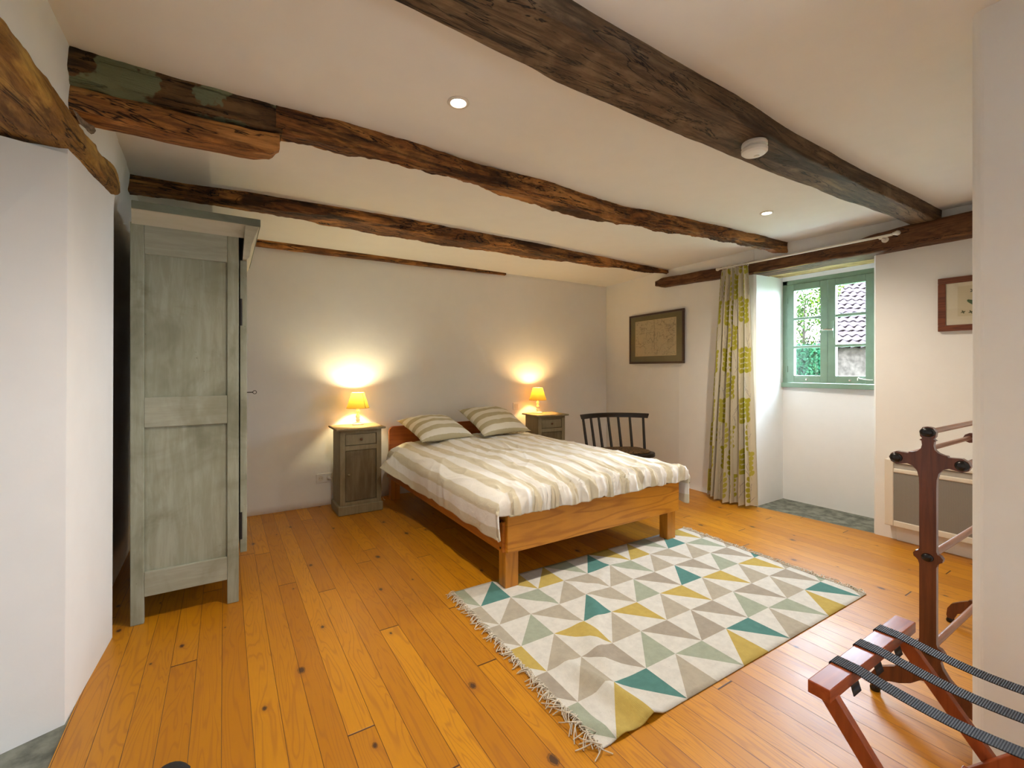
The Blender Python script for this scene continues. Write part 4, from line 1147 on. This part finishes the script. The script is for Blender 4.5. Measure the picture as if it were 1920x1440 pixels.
for side_, sedge in (('l', -0.36), ('r', 10.33)):
    b = MB(); n = 150
    for k in range(n):
        t = (k + rf.random()) / n * 6.08; x, y = rug_xy(sedge, t)
        z = rug_z(x, y); d = -1 if side_ == 'l' else 1
        if side_ == 'l': z = max(0.006, rug_z(x, y))
        big = max(0, 1 - t / 2.2) if side_ == 'l' else 0
        ln = rf.uniform(0.035, 0.065) * (1 + 0.5 * big); a = rf.gauss(0, 0.45) + (math.pi if d < 0 else 0)
        if side_ == 'l': a += 0.25
        x0_ = x - d * rf.uniform(0, 0.012)
        pts = []; bend_ = rf.gauss(0, 0.7); lift = rf.uniform(0.002, 0.012) * (1 + 1.2 * big)
        for q in range(6):
            f = q / 5; aa = a + bend_ * f
            pts.append((x0_ + math.cos(aa) * ln * f, y + math.sin(aa) * ln * f, max(0.003, z * (1 - f) + lift * math.sin(math.pi * f) + 0.003)))
        b.tube(pts, 0.0022, 5)
    for k in range(120):   # twined heading cord
        t = k / 120 * 6.08; x, y = rug_xy(sedge, t); d = -1 if side_ == 'l' else 1
        b.tube([(x - d * 0.004, y, rug_z(x, y) + 0.001), (x + d * 0.008, y + 0.007, rug_z(x, y) + 0.003), (x + d * 0.014, y + 0.010, max(0.003, rug_z(x, y) - 0.003))], 0.0024, 5)
    b.build('fringe', fm, rug, smooth=60, kind='stuff')

# ================================================================== TOWEL RAIL
tr = empty('towel_rail', (2.23, 0.605, 0), label='dark mahogany towel rail stand half hidden by the white partition', cat='towel rail')
half = [(0.0, 1.085), (0.014, 1.082), (0.024, 1.066), (0.022, 1.048), (0.016, 1.040), (0.024, 1.034), (0.018, 1.030), (0.0165, 1.015), (0.020, 1.000), (0.030, 0.990), (0.045, 0.984), (0.055, 0.983), (0.057, 0.978), (0.075, 0.979),
        (0.094, 0.980), (0.110, 0.970), (0.117, 0.955), (0.110, 0.938), (0.094, 0.931), (0.078, 0.934), (0.060, 0.938), (0.044, 0.932), (0.031, 0.915), (0.0255, 0.890), (0.0245, 0.860), (0.0245, 0.625), (0.028, 0.615), (0.036, 0.612), (0.043, 0.602),
        (0.041, 0.590), (0.034, 0.585), (0.028, 0.578), (0.0245, 0.565), (0.0245, 0.285), (0.028, 0.272), (0.038, 0.268), (0.046, 0.258), (0.050, 0.245), (0.040, 0.235), (0.036, 0.222), (0.042, 0.200), (0.060, 0.170), (0.085, 0.145), (0.095, 0.143), (0.100, 0.135),
        (0.130, 0.118), (0.160, 0.098), (0.176, 0.070), (0.180, 0.035), (0.174, 0.014), (0.160, 0.012), (0.148, 0.030), (0.138, 0.055), (0.115, 0.068), (0.085, 0.078), (0.050, 0.098), (0.022, 0.125), (0.0, 0.132)]
outline = [(y_, z_) for y_, z_ in half] + [(-y_, z_) for y_, z_ in reversed(half[1:-1])]
for k, xx in enumerate((0.0, 0.93)):
    from mathutils.geometry import tessellate_polygon
    b = MB(); nn = len(outline)
    b.v = [Vector((xx - 0.011, y_, z_)) for y_, z_ in outline] + [Vector((xx + 0.011, y_, z_)) for y_, z_ in outline]
    tris = tessellate_polygon([[Vector((y_, z_, 0)) for y_, z_ in outline]])
    b.f = [list(t_) for t_ in tris] + [[i + nn for i in t_] for t_ in tris] + [[i, (i + 1) % nn, nn + (i + 1) % nn, nn + i] for i in range(nn)]
    b.m = [0] * len(b.f)
    b.build('end_frame', M['mahog'], tr, smooth=30)
    outx = -1 if k == 0 else 1
    for (y_, z_, ry, rz_) in ((0, 1.064, 0.023, 0.017), (0.094, 0.955, 0.020, 0.018), (-0.094, 0.955, 0.020, 0.018), (0, 0.597, 0.018, 0.015), (0, 0.250, 0.018, 0.015)):
        b = MB(); rs = []
        for f_, dx in ((1.0, 0), (1.0, 0.004), (0.8, 0.008), (0.45, 0.0095), (0.02, 0.010)): rs.append([(xx + outx * (0.011 + dx), y_ + ry * f_ * math.cos(a), z_ + rz_ * f_ * math.sin(a)) for a in [2 * math.pi * q / 20 for q in range(20)]])
        b.rings(rs); b.build('end_cap', M['ebony'], tr, smooth=50)
    for sy in (-1, 1):
        b = MB(); b.lathe([(0, 0), (0.016, 0), (0.018, 0.008), (0.014, 0.02), (0, 0.022)], 14, (xx, sy * 0.166, 0.0)); b.build('foot', M['ebony'], tr, smooth=50)
for (y_, z_, r_) in ((0, 1.064, 0.0105), (0.094, 0.955, 0.0105), (-0.094, 0.955, 0.0105), (0, 0.597, 0.012), (0, 0.250, 0.012)):
    b = MB(); b.tube([(0.010, y_, z_), (0.92, y_, z_)], r_, 14); b.build('rail', M['mahogx'], tr, smooth=50)

# ================================================================== LUGGAGE RACK
lr = empty('luggage_rack', (1.56, 0.35, 0), label='folding red-brown wooden luggage rack with three black straps', cat='luggage rack')
ox, oy = 1.56, 0.35
bw_ = 0.052
for y0 in (0.532, 0.10):
    b = MB(); b.box(1.272 - ox, 1.848 - ox, y0 - oy, y0 + bw_ - oy, 0.467, 0.5); b.build('top_bar', M['cherry'], lr, bevel=0.0025)
for xs, inner in ((1.300, 0), (1.775, 0), (1.325, 1), (1.752, 1)):
    # outer legs run from the far bar down towards the camera side, inner legs the other way
    ya, yb = (0.555, 0.185) if not inner else (0.130, 0.520)
    b = MB(); d_ = Vector((0, yb - ya, -0.467)).normalized(); pw = Vector((0, -d_.z, d_.y)) * 0.020
    p0 = Vector((0, ya - oy, 0.470)); p1 = Vector((0, yb - oy, 0.0))
    x0_ = xs - ox; t_w = 0.022
    q = [p0 + pw, p0 - pw, p1 - pw, p1 + pw]
    b.add([(x0_ + dx, v_.y, max(0.0, v_.z)) for dx in (0, t_w) for v_ in q], [(0, 1, 2, 3), (7, 6, 5, 4), (0, 4, 5, 1), (1, 5, 6, 2), (2, 6, 7, 3), (3, 7, 4, 0)])
    b.build('leg', M['cherryz'], lr, bevel=0.002)
for y_, z_, xa, xb in ((0.345, 0.19, 1.322, 1.775), (0.34, 0.20, 1.347, 1.752)):
    b = MB()
    if y_ == 0.345: b.box(xa - ox, xb - ox, 0.318 - oy, 0.348 - oy, 0.175, 0.197)
    else: b.box(xa - ox, xb - ox, 0.372 - oy, 0.402 - oy, 0.168, 0.190)
    b.build('stretcher', M['cherry'], lr, bevel=0.002)
for xc in (1.42, 1.567, 1.708):
    b = MB(); hw = 0.0215; x0_, x1_ = xc - hw - ox, xc + hw - ox; yA, yB = 0.532 - oy, 0.584 - oy; yC, yD = 0.10 - oy, 0.152 - oy
    th = 0.0025
    prof = [(yA + 0.004, 0.446), (yA - 0.004, 0.462), (yA - 0.004, 0.4665), (yB + 0.002, 0.4665 - 0.0), (yB + 0.003, 0.5025), (yA, 0.5025)]
    # path: under the far bar, over it, across, over and under the near bar
    path = [(yA - 0.004, 0.440), (yA + 0.004, 0.4655), (yB + 0.0005, 0.4655), (yB + 0.0018, 0.468), (yB + 0.0018, 0.499), (yB, 0.5015), (yA, 0.5015)]
    for q in range(1, 12): f = q / 12; path.append((yA + (yD - yA) * f, 0.5015 - 0.018 * math.sin(math.pi * f)))
    path += [(yD, 0.5015), (yC, 0.5015), (yC - 0.0018, 0.499), (yC - 0.0018, 0.468), (yC, 0.4655), (yD - 0.004, 0.4655), (yD + 0.004, 0.440)]
    rs = []
    for i, (y_, z_) in enumerate(path):
        a_ = path[max(0, i - 1)]; c_ = path[min(len(path) - 1, i + 1)]; ty, tz = c_[0] - a_[0], c_[1] - a_[1]; l_ = math.hypot(ty, tz) or 1; ny, nz = -tz / l_ * th, ty / l_ * th
        if i < 6 or i > len(path) - 6 or True: rs.append([(x0_, y_, z_), (x1_, y_, z_), (x1_, y_ - ny, z_ - nz), (x0_, y_ - ny, z_ - nz)])
    b.rings(rs); b.build('strap', M['strap'], lr)

# small black thing peeking in at the bottom edge
b = MB(); rs = []
for k in range(9):
    f = k / 8; r = math.sin(math.pi * (0.08 + 0.84 * f)) ** 0.5
    rs.append([(-0.145 + (f - .5) * 0.11, 1.73 + 0.085 * r * math.copysign(abs(math.cos(a)) ** .7, math.cos(a)), 0.030 + 0.028 * r * math.copysign(abs(math.sin(a)) ** .7, math.sin(a))) for a in [2 * math.pi * i / 20 for i in range(20)]])
b.rings(rs); b.build('black_pouch', plain('black_textured_fabric', (0.012, 0.012, 0.014), 0.7, bscale=300, bstr=0.6), smooth=60, label='small black fabric pouch on the floor at the bottom edge', cat='pouch')

# ================================================================== OUTSIDE
g = MB(); g.box(5.05, 45, -25, 35, -0.8, -0.6); g.build('ground', plain('grass', (0.03, 0.06, 0.015), 0.95, var=0.4, vscale=3), kind='structure')
hs = empty('stone_house', (13.2, 5.84, -0.6), math.atan2(-0.534, 0.845), label='stone house with pale red tiled roof seen through the window', cat='house')
# local x along the facade, y away from the viewer
b = MB(); b.prism([(0, 0), (9, 0), (13, 6), (4.1, 6)], 0, 2.55)
b.build('wall', plain('limestone_wall', (0.034, 0.028, 0.023), 1.0, spec=0.0, bscale=8, bstr=1.0, var=0.4, vscale=6), hs)
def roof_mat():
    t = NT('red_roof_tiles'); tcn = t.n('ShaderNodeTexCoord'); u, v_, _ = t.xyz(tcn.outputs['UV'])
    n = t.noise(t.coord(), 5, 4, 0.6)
    row = t.math('FRACT', v_); edge = t.sm(row, 0.16, 0.34)  # dark band at each row lip: tile-edge shade painted into the colour
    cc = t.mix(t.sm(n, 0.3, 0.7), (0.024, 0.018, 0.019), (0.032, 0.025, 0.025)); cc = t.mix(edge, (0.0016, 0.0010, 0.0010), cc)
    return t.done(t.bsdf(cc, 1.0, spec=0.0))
def roof_pt(u, v):
    # v up the slope ; the left edge is hipped
    y = -0.35 + 2.4 * v; z = 2.45 + 2.35 * v
    xl = -0.25 + 2.65 * v; x = xl + (9.3 - xl) * u
    rw = v * 17; f = rw - math.floor(rw)
    z += 0.045 * (1 - f) + 0.022 * math.sin(x * 26)
    return (x, y, z)
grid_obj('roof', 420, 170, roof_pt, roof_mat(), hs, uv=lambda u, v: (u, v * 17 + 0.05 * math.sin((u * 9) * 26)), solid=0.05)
b = MB(); b.add([(-0.25, -0.35, 2.45), (2.4, 2.05, 4.80), (3.9, 4.2, 4.7), (4.4, 6.3, 2.45)], [(0, 1, 2), (0, 2, 3)]); b.add([(2.4, 2.05, 4.80), (9.3, 2.05, 4.8), (13.2, 6.3, 2.45), (4.4, 6.3, 2.45), (3.9, 4.2, 4.7)], [(0, 1, 2), (0, 2, 3), (0, 3, 4)])
b.build('roof_back', plain('tile_plain', (0.03, 0.022, 0.022), 1.0, spec=0.0), hs)


def leafy(name, c, rad, n, size, cols, label, cat, trunk=True, box=None, seed=1):
    r_ = random.Random(seed); root = empty(name, (c[0], c[1], -0.6), label=label, cat=cat)
    b = MB()
    clumps = [(r_.uniform(-1, 1), r_.uniform(-1, 1), r_.uniform(-1, 1)) for _ in range(26)]
    for k in range(n):
        if box: p = Vector((r_.uniform(-1, 1) * box[0], r_.uniform(-1, 1) * box[1], r_.uniform(-1, 1) * box[2]))
        else:
            q = clumps[r_.randrange(len(clumps))]; q = Vector(q); 
            if q.length > 1: q /= q.length
            p = q * 0.8 + Vector([r_.gauss(0, 0.16) for _ in range(3)]); p = Vector((p.x * rad[0], p.y * rad[1], p.z * rad[2]))
        p.z += c[2] + 0.6
        a = Vector([r_.gauss(0, 1) for _ in range(3)]).normalized(); t = a.orthogonal().normalized(); s_ = size * r_.uniform(.6, 1.3)
        bb = a.cross(t)
        b.add([p + t * s_, p + bb * s_ * 0.55, p - t * s_, p - bb * s_ * 0.55], [(0, 1, 2, 3)], r_.randrange(len(cols)))
    b.build('foliage', [plain('leaf_green', tuple(q * 0.42 for q in cc), 1.0, spec=0.0) for cc in cols], root, kind='stuff')
    if trunk:
        b = MB(); b.tube([(0, 0, 0), (0.1, 0.05, c[2] * 0.5 + 0.3), (0, 0, c[2] + 0.6)], 0.16, 8, r2=0.06)
        for k in range(9):
            a = r_.uniform(0, 6.28); z0 = (c[2] + 0.6) * r_.uniform(.55, .95)
            b.tube([(0, 0, z0), (rad[0] * .4 * math.cos(a), rad[1] * .4 * math.sin(a), z0 + rad[2] * .3), (rad[0] * .8 * math.cos(a), rad[1] * .8 * math.sin(a), z0 + rad[2] * .5)], 0.045, 6, r2=0.012)
        b.build('trunk', plain('bark', (0.02, 0.015, 0.012), 0.9, spec=0.0), root, smooth=60)
    return root


def wpos(u, d): a = (u - 960) / 853.0; return (0.534 * d + 0.845 * d * a, 0.845 * d - 0.534 * d * a)
GR = [(0.028, 0.065, 0.008), (0.066, 0.115, 0.013), (0.016, 0.04, 0.006)]
x, y = wpos(1508, 24); leafy('garden_tree', (x, y, 3.7), (2.0, 2.0, 2.9), 7000, 0.075, GR, 'leafy light green tree outside, filling the left window panes', 'tree', seed=2)
x, y = wpos(1610, 32); leafy('garden_tree', (x, y, 8.2), (3.6, 3.6, 3.0), 7000, 0.09, [(0.055, 0.09, 0.011), (0.09, 0.13, 0.018)], 'yellow-green treetop rising behind the tiled roof', 'tree', seed=4)
x, y = wpos(1380, 36); leafy('garden_tree', (x, y, 4.0), (2.6, 2.6, 3.6), 7000, 0.10, [(0.04, 0.075, 0.011), (0.065, 0.11, 0.018)], 'pale green tree left of the house, furthest left outside', 'tree', seed=6)
x, y = wpos(1503, 11); leafy('clipped_hedge', (x, y, 0.63), None, 17000, 0.05, [(0.010, 0.048, 0.022), (0.018, 0.078, 0.034)], 'dark green hedge outside behind the lower left pane', 'hedge', trunk=False, box=(0.5, 0.5, 1.24), seed=8)
